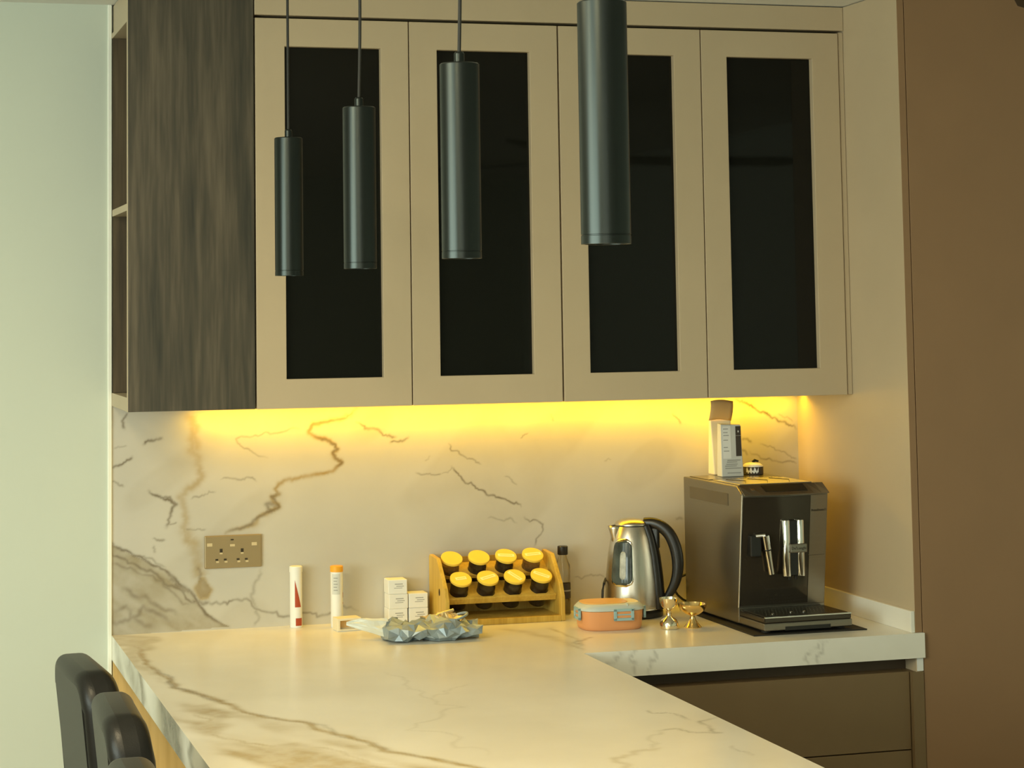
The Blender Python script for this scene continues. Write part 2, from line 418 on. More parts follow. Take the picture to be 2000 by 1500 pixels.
for L, w, s in [
    ([(290,958),(305,968),(320,975),(345,985),(333,1003),(330,1020),(325,1030)], .0036, .75),
    ([(316,974),(332,971),(345,985)], .003, .6), ([(330,1022),(345,1020)], .002, .5),
    ([(400,1175),(430,1180),(455,1172),(490,1175),(540,1195),(600,1197),(640,1200),(700,1193)], .0030, .55),
    ([(510,1110),(495,1150),(497,1180),(505,1210),(495,1222)], .0042, .30),
    ([(876,866),(896,882),(920,896),(940,907)], .0020, .6), ([(812,923),(840,925),(862,925)], .0018, .5),
    ([(862,925),(882,911)], .0014, .35), ([(882,911),(896,928),(928,950),(948,962),(976,972),(1004,984),(1018,990)], .0022, .75),
    ([(985,930),(1000,940),(1010,948)], .002, .35),
    ([(1024,1010),(1048,1016),(1060,1024),(1056,1044),(1044,1066)], .0022, .6), ([(952,1012),(980,1016),(1010,1021)], .0022, .35),
    ([(696,824),(720,838),(740,840),(760,850),(774,854)], .0034, .65), ([(762,865),(780,862),(798,853)], .0026, .65),
    ([(1120,1127),(1150,1124),(1184,1127)], .002, .4), ([(1016,856),(1032,846)], .0018, .4), ([(1076,808),(1082,822)], .002, .3),
    ([(1312,808),(1322,816),(1330,828)], .0026, .5), ([(584,838),(536,846),(504,852),(461,857),(469,870),(491,881),(523,894)], .0022, .4),
    ([(430,937),(460,935),(482,932),(501,940)], .0022, .42), ([(373,975),(398,968),(421,961)], .0022, .4), ([(363,1033),(380,1035),(402,1034)], .0022, .42),
    ([(218,914),(242,903),(258,892)], .0030, .75), ([(222,876),(236,873),(248,871)], .002, .4), ([(280,868),(302,860),(318,857)], .0034, .75),
    ([(250,806),(238,822),(243,838)], .0028, .7), ([(219,940),(230,944),(242,950)], .0024, .55), ([(298,1052),(310,1055),(323,1055)], .0026, .5), ([(300,1066),(302,1080)], .003, .35),
    ([(1436,781),(1454,786),(1470,795),(1484,805),(1496,807),(1508,817),(1524,823),(1539,829),(1555,838)], .0034, .75),
    ([(1449,859),(1455,857),(1468,865)], .0034, .5), ([(1485,867),(1514,879),(1538,888),(1556,896)], .0020, .45),
    ([(1449,877),(1461,888)], .003, .45), ([(1464,882),(1502,895),(1532,902),(1556,905)], .0022, .5), ([(1520,808),(1532,816),(1548,824)], .0018, .35),
    ([(1320,1015),(1334,1013)], .003, .4), ([(830,900),(840,890)], .002, .25), ([(1180,900),(1194,898)], .0018, .25)]:
    draw(V2, vein, W(L), w*1.1, min(1, s*1.25), .12)
# dark grey band and streaked cloud in the lower left corner
BAND = W([(205,1058),(230,1070),(260,1085),(290,1098),(318,1112),(345,1135),(365,1150),(380,1165),(392,1185),(415,1208),(448,1224)])
draw(V2, vein, BAND, .0042, .9, .07); draw(V2, vein, W([(216,1078),(250,1100),(300,1118),(350,1150),(385,1180)]), .0035, .7, .1)
draw(V2, vein, W([(250,1080),(285,1090),(325,1108)]), .003, .6, .1); draw(V2, vein, W([(330,1130),(350,1145),(372,1158)]), .006, .65, .2)
draw(V2, vein, W([(216,1100),(260,1112),(330,1150),(372,1180)]), .0035, .45, .12)
draw(V2, vein, W([(375,1172),(395,1180),(408,1176)]), .005, .7, .1)
reg = inside(V2, BAND+[wy((200,1245)), wy((200,1055))])
st = softnoise(V2, 9, 46, 3, -0.55)*.6+softnoise(V2, 20, 90, 4, -0.55)*.4
edge = np.clip(st*1.5-.1, 0, 1)
cloud[reg] = np.maximum(cloud[reg], .42+.58*edge[reg])
for p0, p1, p2 in (((225,1195),(280,1185),(330,1215)), ((240,1150),(290,1170),(345,1200)), ((216,1215),(260,1205),(300,1222))):
    draw(V2, vein, W([p0, p1, p2]), .006, .5, .15)
cloud = np.maximum(cloud, np.clip(softnoise(V2, 5, 9, 11, .6)*1.6-1.0, 0, .18))
verts = np.stack([V2[:, 0], np.zeros(len(V2)), V2[:, 1]], 1).tolist()
quads = [(j*(nx+1)+i, j*(nx+1)+i+1, (j+1)*(nx+1)+i+1, (j+1)*(nx+1)+i) for j in range(nz) for i in range(nx)]
k = len(verts)                      # a back and edges: the slab is 20 mm thick
verts += [(0,.02,BZ0),(BX1,.02,BZ0),(BX1,.02,BZ1),(0,.02,BZ1)]
c0, c1, c2, c3 = 0, nx, (nz+1)*(nx+1)-1, nz*(nx+1)
quads += [(k+1,k,k+3,k+2),(c0,k,k+1,c1),(c1,k+1,k+2,c2),(c2,k+2,k+3,c3),(c3,k+3,k,c0)]
pad = lambda a: np.concatenate([a, np.zeros(4)])
bs = grid_obj('wall_backsplash', verts, quads, MARBLE_W, dict(vein=pad(vein), gold=pad(gold), cloud=pad(cloud)))
struct(bs); bs['label'] = 'white marble backsplash slab with brown and gold veins'

# --- worktop: one L of stone with a 63 mm edge, and the upstand along the tall cabinet
PY = -3.3
S = .006
def wz(p): q = on_z(p[0], p[1]); return (q[0], q[1])
Z = lambda L: [wz(p) for p in L]
def warp_inside(V, poly, amp, seed):
    Q = V+amp*(np.stack([softnoise(V, 9, 9, seed), softnoise(V, 9, 9, seed+1)], 1)-.5)+.4*amp*(np.stack([softnoise(V, 30, 30, seed+2), softnoise(V, 30, 30, seed+3)], 1)-.5)
    return inside(Q, poly).astype(float)
def blur(a, shape, n):
    A2 = a.reshape(shape)
    for _ in range(n):
        P_ = np.pad(A2, 1, mode='edge'); A2 = (P_[:-2, 1:-1]+P_[2:, 1:-1]+P_[1:-1, :-2]+P_[1:-1, 2:]+2*A2)/6
    return A2.ravel()
def top_attrs(V):
    shp = (len(gy), len(gx))
    v = np.zeros(len(V)); g = np.zeros(len(V)); c = np.zeros(len(V))
    MV = [(255,1250),(277,1270),(298,1305),(340,1343),(382,1354),(431,1371),(480,1392),(536,1403),(592,1410),(655,1434),(725,1452),(809,1476),(900,1494),(1000,1512),(1120,1535)]
    draw(V, g, Z(MV), .011, .95, .06); draw(V, v, Z(MV[2:6]), .007, .62, .06); draw(V, v, Z(MV[6:13]), .006, .42, .06)
    reg = blur(warp_inside(V, Z([(190,1236),(300,1240),(268,1262),(280,1290),(330,1345),(300,1330),(230,1280)]), .10, 41), shp, 5); g = np.maximum(g, .48*reg)
    reg = blur(warp_inside(V, Z([(318,1365),(431,1375),(536,1408),(655,1438),(809,1480),(1000,1515),(1000,1640),(620,1640),(500,1530),(420,1470),(370,1400)]), .10, 45), shp, 10)
    st = softnoise(V, 14, 5, 21, .5)*.6+softnoise(V, 30, 9, 22, .5)*.4
    h1 = blur(warp_inside(V, Z([(420,1405),(470,1402),(560,1430),(585,1450),(500,1452),(440,1435)]), .06, 51), shp, 5)
    h2 = blur(warp_inside(V, Z([(400,1478),(470,1480),(500,1520),(430,1530)]), .06, 55), shp, 5)
    g = np.maximum(g, reg*np.clip(st*2.0-.45, .12, .78)*(1-.8*h1)*(1-.8*h2))
    draw(V, g, Z([(368,1389),(410,1424),(480,1452),(560,1470),(640,1500)]), .008, .6, .1)
    draw(V, g, Z([(560,1455),(640,1462),(720,1490),(800,1500)]), .008, .5, .1)
    for L, w, s in [([(1267,1387),(1272,1393),(1299,1392),(1348,1406)], .004, .42),
                    ([(1400,1399),(1383,1417),(1407,1431),(1362,1431),(1320,1423),(1281,1427)], .005, .45), ([(1281,1427),(1285,1452),(1281,1462)], .005, .2),
                    ([(1290,1460),(1250,1466),(1236,1469),(1229,1494),(1200,1520)], .008, .4),
                    ([(746,1312),(795,1333),(840,1364),(858,1403),(900,1441),(952,1476)], .005, .16), ([(840,1364),(880,1345),(914,1336)], .004, .16),
                    ([(1080,1225),(1105,1240),(1130,1250),(1120,1262),(1140,1270)], .007, .45), ([(1130,1262),(1142,1250),(1158,1244)], .006, .5),
                    ([(1430,1455),(1455,1468),(1470,1476)], .004, .25), ([(1180,1225),(1240,1222)], .004, .12)]:
        draw(V, g if w > .0065 else v, Z(L), w, s, .14)
    draw(V, g, Z([(985,1226),(1030,1235),(1085,1248),(1130,1265)]), .02, .32, .1)
    return v, g, c
def snap(a, b, step): return np.linspace(a, b, max(2, int(round((b-a)/step))+1))
gx = np.concatenate([snap(0, XP, S), snap(XP, 2.009, S)[1:]])
gy = np.concatenate([snap(PY, -DC, S), snap(-DC, 0, S)[1:]])
X2, Y2 = np.meshgrid(gx, gy); Vt = np.stack([X2.ravel(), Y2.ravel()], 1)
nxv = len(gx); ip = int(np.argmin(abs(gx-XP))); jp = int(np.argmin(abs(gy+DC)))
# tall cabinet panel stands behind x = 1.988 / y > -0.6545, so the top is notched there only by butting against it
tv, tg, tc_ = top_attrs(Vt)
verts = [(a, b, .9) for a, b in Vt]; quads = []
for j in range(len(gy)-1):
    for i in range(nxv-1):
        if j < jp and i >= ip: continue
        if gx[i] >= AX[6]-1e-4 and gy[j+1] > -DW+.001: continue
        quads.append((j*nxv+i, j*nxv+i+1, (j+1)*nxv+i+1, (j+1)*nxv+i))
A = [tv.tolist(), tg.tolist(), tc_.tolist()]
def edge_strip(pts, seed):
    """vertical stone face below a polyline of top points, with the veins running over it"""
    P = [np.array(p) for p in pts]; L = []; acc = 0
    m = []
    for a, b in zip(P[:-1], P[1:]):
        n = max(2, int(np.linalg.norm(b-a)/S)); m += [a+(b-a)*t for t in np.linspace(0, 1, n, endpoint=False)]
    m.append(P[-1]); hs = np.linspace(.9, ZT, 10); base = len(verts)
    s = np.concatenate([[0], np.cumsum([np.linalg.norm(m[i+1]-m[i]) for i in range(len(m)-1)])])
    Vs = np.array([(s[i], h) for i in range(len(m)) for h in hs])
    v = np.zeros(len(Vs)); g = np.zeros(len(Vs)); c = np.zeros(len(Vs))
    return m, hs, base, Vs, v, g, c
def put_strip(m, hs, base, v, g, c):
    for i in range(len(m)):
        for h in hs: verts.append((m[i][0], m[i][1], h))
    nh = len(hs)
    for i in range(len(m)-1):
        for q in range(nh-1): quads.append((base+i*nh+q, base+i*nh+q+1, base+(i+1)*nh+q+1, base+(i+1)*nh+q))
    A[0].extend(v.tolist()); A[1].extend(g.tolist()); A[2].extend(c.tolist())
# left side of the peninsula: strong grey banding
m, hs, base, Vs, v, g, c = edge_strip([(0, 0), (0, PY)], 1)
sk_ = Vs[:, 0]-(.9-Vs[:, 1])*1.6+.10*(softnoise(Vs, 9, 30, 61)-.5)
v = np.zeros(len(Vs)); c = np.zeros(len(Vs))
for c_, w_, a_ in ((.10, .07, .30), (.40, .12, .50), (.55, .06, .80), (.96, .07, .80), (1.12, .13, 1.0), (1.34, .03, .6), (1.62, .08, .7), (1.95, .12, .8), (2.5, .15, .8)):
    k_ = np.exp(-((sk_-c_)/w_)**2)*a_; c = np.maximum(c, k_); v = np.maximum(v, 1.15*k_*np.clip(softnoise(Vs, 14, 40, 62)*1.0+.35, .4, 1))
put_strip(m, hs, base, v, g, c)
m, hs, base, Vs, v, g, c = edge_strip([(XP, PY), (XP, -DC)], 2); put_strip(m, hs, base, v, g, c)
m, hs, base, Vs, v, g, c = edge_strip([(XP, -DC), (2.009, -DC)], 3)
for a, b in ((.12, .135), (.17, .175), (.61, .60), (.64, .63), (.07, .06)): draw(Vs, v, [(a+.02, .9), (a, .875), (b, ZT)], .0028, .42, .25)
put_strip(m, hs, base, v, g, c)
m, hs, base, Vs, v, g, c = edge_strip([(2.009, -DC), (2.009, -DW-.001)], 4); put_strip(m, hs, base, v, g, c)
m, hs, base, Vs, v, g, c = edge_strip([(0, PY), (XP, PY)], 5); put_strip(m, hs, base, v, g, c)
for L_ in ([(2.009, -DW-.001), (AX[6], -DW-.001)], [(AX[6], -DW-.001), (AX[6], 0)], [(AX[6], 0), (0, 0)]):
    m, hs, base, Vs, v, g, c = edge_strip(L_, 6); put_strip(m, hs, base, v, g, c)
k = len(verts); verts += [(0,0,ZT),(0,PY,ZT),(XP,PY,ZT),(XP,-DC,ZT),(XP,0,ZT),(AX[6],-DC,ZT),(AX[6],0,ZT),(2.009,-DC,ZT),(2.009,-DW,ZT),(AX[6],-DW,ZT)]
quads += [(k,k+4,k+3,k+3),]; quads[-1] = (k, k+4, k+2, k+1); quads += [(k+4, k+6, k+5, k+3), (k+5, k+9, k+8, k+7)]
for a in A: a.extend([0]*10)
wt = grid_obj('worktop', verts, quads, MARBLE_T, dict(vein=A[0], gold=A[1], cloud=A[2]))
tag(wt, 'thick white marble worktop running round from wall counter to long peninsula', 'worktop')
us = B(AX[6]-.012, AX[6]-.0005, -DW, -.001, .9, .955).build('upstand', MARBLE_T, bevel=.0015)
tag(us, 'low white stone upstand along the tall cabinet side', 'upstand')

# ------------------------------------------------------------------ upper cabinets
end = thing('end_shelf_unit', (0, -.18, 1.5), 'dark walnut fronted wall unit with open side shelves beside the white wall', 'cabinet')
def part(p, m, name, material, bevel=.0012, **kw): return m.build(name, material, p, world=True, bevel=bevel, **kw)
fp = part(end, B(.0006, AX[1]-.002, -D, -.337, 1.5, CEIL-.003), 'front_panel', WALNUT)
part(fp, B(-.0006, .0006, -D+.0012, -.337, 1.5, CEIL-.003), 'edge_strip', TAUPE, 0)
part(end, B(0, .30, -.337, -.001, 1.5, 1.535), 'bottom_panel', TAUPE)
part(end, B(0, .30, -.337, -.012, 2.003, 2.021), 'shelf', TAUPE)
part(end, B(0, .30, -.337, -.001, 2.483, 2.4975), 'top_panel', TAUPE)
part(end, B(.004, .30, -.337, -.001, 2.4985, CEIL-.003), 'upper_panel', TAUPE)
part(end, B(.002, .30, -.011, -.001, 1.536, 2.482), 'back_panel', NICHE, 0)
part(end, B(.30, AX[1]-.004, -.336, -.001, 1.5, CEIL-.003), 'inner_side_panel', NICHE, 0)
GL = [(.4025, .6575), (.8095, 1.066), (1.2225, 1.478), (1.6335, 1.889)]
GZ0, GZ1 = 1.5735, 2.4262
def upper_unit(x0, x1, doors, label, names):
    u = thing('wall_cabinet', ((x0+x1)/2, -.18, 1.5), label, 'cabinet', 'taupe wall cabinets with black glass doors')
    part(u, MB().box(x0, x1, -.331, -.001, 1.5, 1.518).box(x0, x1, -.331, -.001, 2.484, 2.502).box(x0, x0+.018, -.331, -.001, 1.518, 2.484)
         .box(x1-.018, x1, -.331, -.001, 1.518, 2.484).box(x0+.018, x1-.018, -.012, -.001, 1.518, 2.484), 'body', BROWN, 0)
    for (a, b, g0, g1, lab) in doors:
        d_ = part(u, MB().frame(a, b, 1.4995, T-.004, g0, g1, GZ0, GZ1, -D, -.332), 'door', TAUPE, .0012)
        d_['label'] = lab
        gp = part(d_, B(g0-.006, g1+.006, -.335, -.3325, GZ0-.006, GZ1+.006), 'glass_pane', BGLASS, 0)
        gp['label'] = 'black glass pane'
    return u
g_ = .0016
upper_unit(AX[1]+.001, AX[3]-.001, [(AX[1]+.002, AX[2]-g_, *GL[0], 'door behind the two smallest pendants'), (AX[2]+g_, AX[3]-.0024, *GL[1], 'door with pendant in front of its glass')],
           'taupe two-door wall cabinet with black glass beside walnut end unit', None)
upper_unit(AX[3]+.001, AX[5]-.001, [(AX[3]+.0024, AX[4]-g_, *GL[2], 'door half hidden by the largest pendant'), (AX[4]+g_, AX[5]-.0022, *GL[3], 'door nearest the tall cabinet')],
           'taupe two-door wall cabinet with black glass above coffee machine', None)
tag(part(None, B(AX[1]+.001, AX[6]-.001, -D, -.001, T+.004, CEIL-.003), 'cabinet_fascia', TAUPE), 'long taupe fascia board closing the gap above the wall cabinets', 'fascia')
tag(part(None, B(AX[5]+.001, AX[6]-.001, -D+.004, -.20, 1.5, T-.001), 'filler_strip', TAUPE), 'narrow taupe filler strip between last glass door and tall cabinet', 'filler')
# LED strip under the cabinets
led = thing('led_strip', ((.20+1.955)/2, -.030, 1.4985), 'glowing yellow light strip under the wall cabinets', 'light strip')
LX0, LX1, LY = .215, 1.972, -.046
part(led, MB().box(LX0, LX1, LY-.011, LY-.009, 1.486, 1.4995).box(LX0, LX1, LY-.011, LY+.009, 1.498, 1.4995), 'channel', TRIMW, 0)
part(led, MB().obox(((LX0+LX1)/2, LY-.002, 1.4935), (1, 0, 0), (0, .8, .6), (0, -.6, .8), (LX1-LX0)/2, .006, .0012), 'diffuser', LEDM, 0)
area('led_strip_light', ((LX0+LX1)/2, LY+.001, 1.490), (math.radians(-6), 0, 0), LX1-LX0, .012, 4.6, LED_COLOR)

# ------------------------------------------------------------------ tall cabinet, base cabinets, peninsula base
tall = thing('tall_cabinet', (2.3, -.33, 0), 'brown full-height cabinet with pale side panel right of the counter', 'cabinet')
part(tall, B(AX[6], 2.0065, -DW, .019, 0, CEIL-.002), 'side_panel', TAUPE)
part(tall, B(AX[6], 2.0065, -DW-.0012, -DW, .9005, CEIL-.002), 'edge_band', BRONZE, 0)
part(tall, B(2.0085, 2.78, -.632, .019, .08, CEIL-.002), 'body', BROWN, 0)
part(tall, B(2.0095, 2.62, -DW, -.634, .08, CEIL-.004), 'door', BRONZE, .0015)
part(tall, B(2.623, 3.24, -DW, -.634, .08, CEIL-.004), 'door', BRONZE, .0015)
part(tall, B(2.78, 3.24, -.632, .019, .08, CEIL-.002), 'body_extension', BROWN, 0)
part(tall, B(2.0085, 3.24, -.58, .019, 0, .08), 'plinth', BROWN, 0)
base = thing('base_cabinet', (1.55, -.33, 0), 'brown drawer cabinet under the counter beside tall cabinet', 'cabinet')
part(base, B(XP-.02, AX[6]-.002, -.60, -.001, .1, ZT-.001), 'body', DARKCH, 0)
part(base, B(XP-.02, AX[6]-.002, -.55, -.001, 0, .1), 'plinth', DARKCH, 0)
for z0, z1 in ((.6045, .801), (.36, .6015), (.11, .357)):
    part(base, B(XP+.03, 1.9725, -.645, -.6005, z0, z1), 'drawer_front', BROWN, .0012)
part(base, MB().box(1.975, AX[6]-.001, -.658, -.6005, .11, .801).box(AX[6]-.001, 2.0065, -.658, -.6548, .11, .801), 'filler_strip', BROWN, 0)
part(base, B(1.9895, 2.0065, -.6575, -.6548, .803, .8355), 'channel_end_cap', WHITEP, 0)
pen = thing('peninsula_base', (.65, -1.6, 0), 'honey oak panelled base under the marble peninsula', 'cabinet')
part(pen, B(.34, XP-.025, PY+.05, -.602, .1, ZT-.001), 'body', BROWN, 0)
part(pen, B(.34, XP-.08, PY+.1, -.602, 0, .1), 'plinth', DARKCH, 0)
part(pen, B(.318, .339, PY+.04, -.022, 0, ZT-.001), 'side_panel', OAK)
part(pen, B(.002, .317, -.020, -.001, 0, ZT-.001), 'end_panel', OAK)

# ------------------------------------------------------------------ socket
sk = thing('double_socket', (.323, 0, 1.0615), 'bronze double wall socket set in the marble backsplash', 'socket')
part(sk, B(.2455, .4005, -.0085, -.0004, 1.0625, 1.149), 'plate', SOCK, .003)
def hole(px, py, w, h, name='socket_hole', m=SOCKH, dz=.0008):
    q = on_y(px, py, -.009); return part(sk, B(q[0]-w/2, q[0]+w/2, -.0093, -.0084, q[2]-h/2, q[2]+h/2), name, m, 0)
for px, py in ((432,1075.5), (473,1074.5)): hole(px, py, .0075, .0095); hole(px, py+5.5, .0075, .004, 'shutter', SOCKL)
for px, py in ((423.5,1093.5), (440,1092.8), (465,1092), (481,1091.5)): hole(px, py, .0075, .0045); hole(px+1.5, py+4.3, .0075, .0045, 'shutter', SOCKL)
for px, py in ((409.6,1064.5), (496.6,1062)):
    q = on_y(px, py, -.009); hole(px, py, .014, .0085, 'rocker_switch', SOCKL)
hole(454, 1065, .013, .006, 'indicator', SOCKL); hole(453.5, 1054, .008, .0035, 'indicator', SOCKH)

# ------------------------------------------------------------------ pendants
def pendant(y, label):
    x, zb, L, R = .30, 1.826, .315, .0322
    p = thing('pendant_lamp', (x, y, zb), label, 'pendant lamp', 'black cylinder pendants over the peninsula')
    b = MB().lathe([(R-.004, .012), (R-.004, .0), (R, .0), (R, .0105), (R-.0006, .011), (R-.0006, .012), (R, .0125), (R, L-.002), (R-.002, L), (.004, L)], 40, cap0=True, cap1=True)
    b.build('shade', LAMPM, p, smooth=True, angle=30)
    MB().lathe([(R-.005, .011), (R-.005, .0135)], 32).build('diffuser', WHITEP, p)
    MB().lathe([(.0085, L-.001), (.0085, L+.016), (.0065, L+.019), (.003, L+.019)], 20).build('cord_grip', LAMPM, p, smooth=True, angle=30)
    top = CEIL-.022-zb
    wob = 0.004 if y < -1.2 else 0.0
    pts = [(wob*math.sin(t*3.0), 0, L+.015+(top-L-.015)*t) for t in np.linspace(0, 1, 14)]
    MB().tube(pts, .0031, 8).build('cord', CORDM, p, smooth=True)
    MB().lathe([(.045, top), (.045, top+.018), (.04, top+.021)], 32, Matrix.Translation(Vector(pts[-1])*Vector((1,1,0)) if False else Vector((wob*math.sin(3.0),0,0)))).build('ceiling_canopy', LAMPM, p, smooth=True, angle=30)
for y, lab in ((-.90, 'black cylinder pendant farthest from the viewer, hanging lowest in view at left'), (-1.593, 'black cylinder pendant second from left before the first glass door'),
               (-2.29, 'black cylinder pendant third from left before the second glass door'), (-2.948, 'largest and nearest black cylinder pendant, its top cut off by the frame')):
    pendant(y, lab)

for (px_, py_), lab in zip(FILL_PANELS, ('added square fill panel nearest the walnut unit', 'added square fill panel above the viewer', 'added square fill panel towards the window')):
    cp = thing('added_fill_panel', (px_, py_, 2.551), lab, 'ceiling light', 'added ceiling fill panels')  # bodies for the added ceiling fill, out of view, warming the worktop
    MB().frame(-.30, .30, -.30, .30, -.27, .27, -.27, .27, 0, .024).build('frame', TRIMW, cp)
    fr = cp.children[0]; fr.data.transform(Matrix.Rotation(math.radians(90), 4, 'X')); fr.data.transform(Matrix.Translation((0, 0, .0)))
    zs_ = [v.co.z for v in fr.data.vertices]; fr.data.transform(Matrix.Translation((0, 0, -min(zs_)-.001)))
    B(-.27, .27, -.27, .27, .004, .010).build('diffuser', mat('fill_panel_diffuser', (.9, .85, .7), .5, emit=(1.0, .83, .5), estr=3.0), cp)
# ------------------------------------------------------------------ bar stools
def stool(x, y, rz, label):
    s = thing('bar_stool', (x, y, 0), label, 'bar stool', 'black leather bar stools along the peninsula', rz)
    # thick padded back with rounded top, leaning away from the counter
    hw, z0_, z1_, rc = .175, .66, 1.035, .075
    out = [(-hw+.02, z0_), (hw-.02, z0_), (hw, z0_+.03)]
    out += [(hw-rc+rc*math.cos(t), z1_-rc+rc*math.sin(t)) for t in np.linspace(0, math.pi/2, 8)]
    out += [(-hw+rc+rc*math.cos(t), z1_-rc+rc*math.sin(t)) for t in np.linspace(math.pi/2, math.pi, 8)]
    out += [(-hw, z0_+.03)]
    pad_ = MB().prism(out, -.040, .040, 'x')
    pad_.v = [(x+.012-(z-.85)*.10+.10*y*y*3, y, z) for x, y, z in pad_.v]
    pad_.build('backrest', LEATHER, s, bevel=.026, seg=6, smooth=True, angle=60)
    MB().box(.045, .40, -.20, .20, .615, .685).build('seat', LEATHER, s, bevel=.03, seg=5, smooth=True)
    for sy in (-1, 1): MB().tube([(.09, sy*.12, .63), (.03, sy*.12, .66), (.022, sy*.12, .72)], .011, 10).build('back_bracket', GREYSTEEL, s, smooth=True)
    MB().lathe([(.028, .02), (.028, .61)], 20, Matrix.Translation((.22, 0, 0))).build('column', GREYSTEEL, s, smooth=True, angle=30)
    MB().lathe([(.20, 0), (.20, .008), (.06, .02), (.03, .05)], 36, Matrix.Translation((.22, 0, 0))).build('foot_plate', GREYSTEEL, s, smooth=True, angle=30)
    MB().tube([(.22+.13*math.cos(t), .13*math.sin(t), .28) for t in np.linspace(-2.0, 2.0, 24)], .010, 10).build('footrest', GREYSTEEL, s, smooth=True)
stool(-.188, -1.17, math.radians(5), 'black leather bar stool nearest the white wall')
stool(-.172, -1.63, math.radians(-1), 'middle black leather bar stool between two others')
stool(-.205, -2.20, math.radians(0), 'black leather bar stool nearest the viewer, only its back top in view')

# ------------------------------------------------------------------ small things by the wall
def tablet_tube(x, y, label, capm, kind):
    t = thing('tablet_tube', (x, y, .9), label, 'tube', 'effervescent tablet tubes')
    r = .0165
    MB().lathe([(r-.001, 0), (r, .001), (r, .148), (r-.003, .149)], 28).build('body', WHITEP, t, smooth=True, angle=30)
    MB().lathe([(r+.0012, .147), (r+.0012, .161), (r, .1625)], 28).build('cap', capm, t, smooth=True, angle=30)
    def patch(name, m, a0, a1, zs, rr=r+.0004):
        """print wrapped on the tube; zs(a)->(z0,z1), a=0 faces the camera"""
        v, f = [], []; n = 10
        for i in range(n+1):
            a = a0+(a1-a0)*i/n; z0, z1 = zs(i/n)
            for z in (z0, z1): v.append((rr*math.sin(a), -rr*math.cos(a), z))
        for i in range(n): f.append((2*i, 2*i+2, 2*i+3, 2*i+1))
        return MB().add(v, f).build(name, m, t)
    if kind == 'red':
        patch('red_triangle', RED, math.radians(-22), math.radians(38), lambda u: (.055, .128-.072*u))
        patch('red_square', RED, math.radians(-15), math.radians(52), lambda u: (.006, .026))
    else:
        patch('grey_label', PAPERG, math.radians(-60), math.radians(20), lambda u: (.088, .142))
        for i in range(5): patch('print_line', PRINT, math.radians(-42), math.radians(-4-6*(i % 2)), lambda u, i=i: (.098+.008*i, .1005+.008*i), r+.0007)
        patch('red_spots', RED, math.radians(58), math.radians(78), lambda u: (.062, .066)); patch('red_spots', RED, math.radians(60), math.radians(80), lambda u: (.078, .092))
    return t
tablet_tube(.489, -.030, 'white tablet tube with red triangle and white cap', WHITEP, 'red')
tablet_tube(.594, -.062, 'white tablet tube with orange cap', ORCAP, 'orange')

random.seed(5)
def small_box(x0, y1, z0, label, rz=0):
    w, dp, h = .0535, .050, .0388
    t = thing('small_carton', (x0+w/2, y1-dp/2, z0), label, 'box', 'little white cartons stacked by the spice rack', rz)
    MB().box(-w/2, w/2, -dp/2, dp/2, 0, h).build('carton', PAPERW, t, bevel=.002)
    MB().box(-.008, .014, -dp/2-.0004, -dp/2, h*.66, h*.72).box(-.004, .017, -dp/2-.0004, -dp/2, h*.52, h*.57).box(-.010, .013, -dp/2-.0004, -dp/2, h*.40, h*.44).build('printed_lines', PRINT, t)
    return t
bx, by = .7385, -.006
small_box(bx, by, .9, 'small white carton at the bottom left of the stack')
small_box(bx+.001, by-.001, .9389, 'small white carton in the middle of the three-high stack', .02)
small_box(bx, by, .9778, 'small white carton on top of the three-high stack', -.015)
small_box(bx+.0572, by-.001, .9, 'small white carton at the bottom of two-high stack next to spice rack', .01)
small_box(bx+.0575, by, .9389, 'small white carton on top of two-high stack next to spice rack', -.01)

# --- crumpled foil bag and the little box beside it
def crumple(nu, nv, fn, seed, amp):
    r = np.random.RandomState(seed); v = []; f = []
    for j in range(nv+1):
        for i in range(nu+1):
            p = np.array(fn(i/nu, j/nv), float); p += r.normal(size=3)*amp; v.append(p)
    for j in range(nv):
        for i in range(nu):
            a = j*(nu+1)+i; b = a+1; c = b+nu+1; e = a+nu+1
            f += [(a, b, c), (a, c, e)] if (i+j) % 2 else [(a, b, e), (b, c, e)]
    return v, f
fb = thing('foil_bag', (.765, -.315, .9), 'torn and crumpled blue-grey foil bag lying open on the worktop', 'bag')
def bagfn(u, v):
    # closed bag lying along x: u round the section, v along the length
    a = 2*math.pi*u; x = -.105+.235*v
    wv = .070*(.60+.40*math.sin(math.pi*min(1, max(0, .15+.7*v)))); hv = .015+.012*math.sin(math.pi*(v*.9+.1))+.006*math.sin(v*13)
    y = math.cos(a)*wv-.025*v; z = max(.0015, .022+math.sin(a)*hv)
    return (x, y, z)
v_, f_ = crumple(16, 15, bagfn, 12, .0050)
v_ = [(p[0], p[1], max(.0008, p[2])) for p in v_]
for j in range(16):                                    # close the seam
    v_[j*17+16] = v_[j*17]
v_, f_ = v_, [q for q in f_]
f_ += [tuple(reversed(range(16))), tuple(15*17+i for i in range(16))]
MB().add(v_, f_).build('bag_body', FOIL, fb)
def flapfn(u, v):
    return (-.190+(.100+.012*v)*u, .062-.034*u-v*(.004+.062*u), .042+.012*u-v*(.008+.044*u)+.004*math.sin(u*4)*(1-v))
v_, f_ = crumple(8, 8, flapfn, 3, .0008)
fl = MB().add(v_, f_).build('flat_flap', mat('pale_foil_back', (0.66, 0.72, 0.70), 0.45, metal=0.1), fb); m = fl.modifiers.new('t', 'SOLIDIFY'); m.thickness = .0012
def inner(u, v):
    a = math.pi*u; return (.005+.085*v+.01*math.sin(a), .005+.045*math.cos(a)*(1-.3*v), .036+.024*math.sin(a)*(.5+.5*math.sin(math.pi*v)))
v_, f_ = crumple(10, 10, inner, 8, .0045)
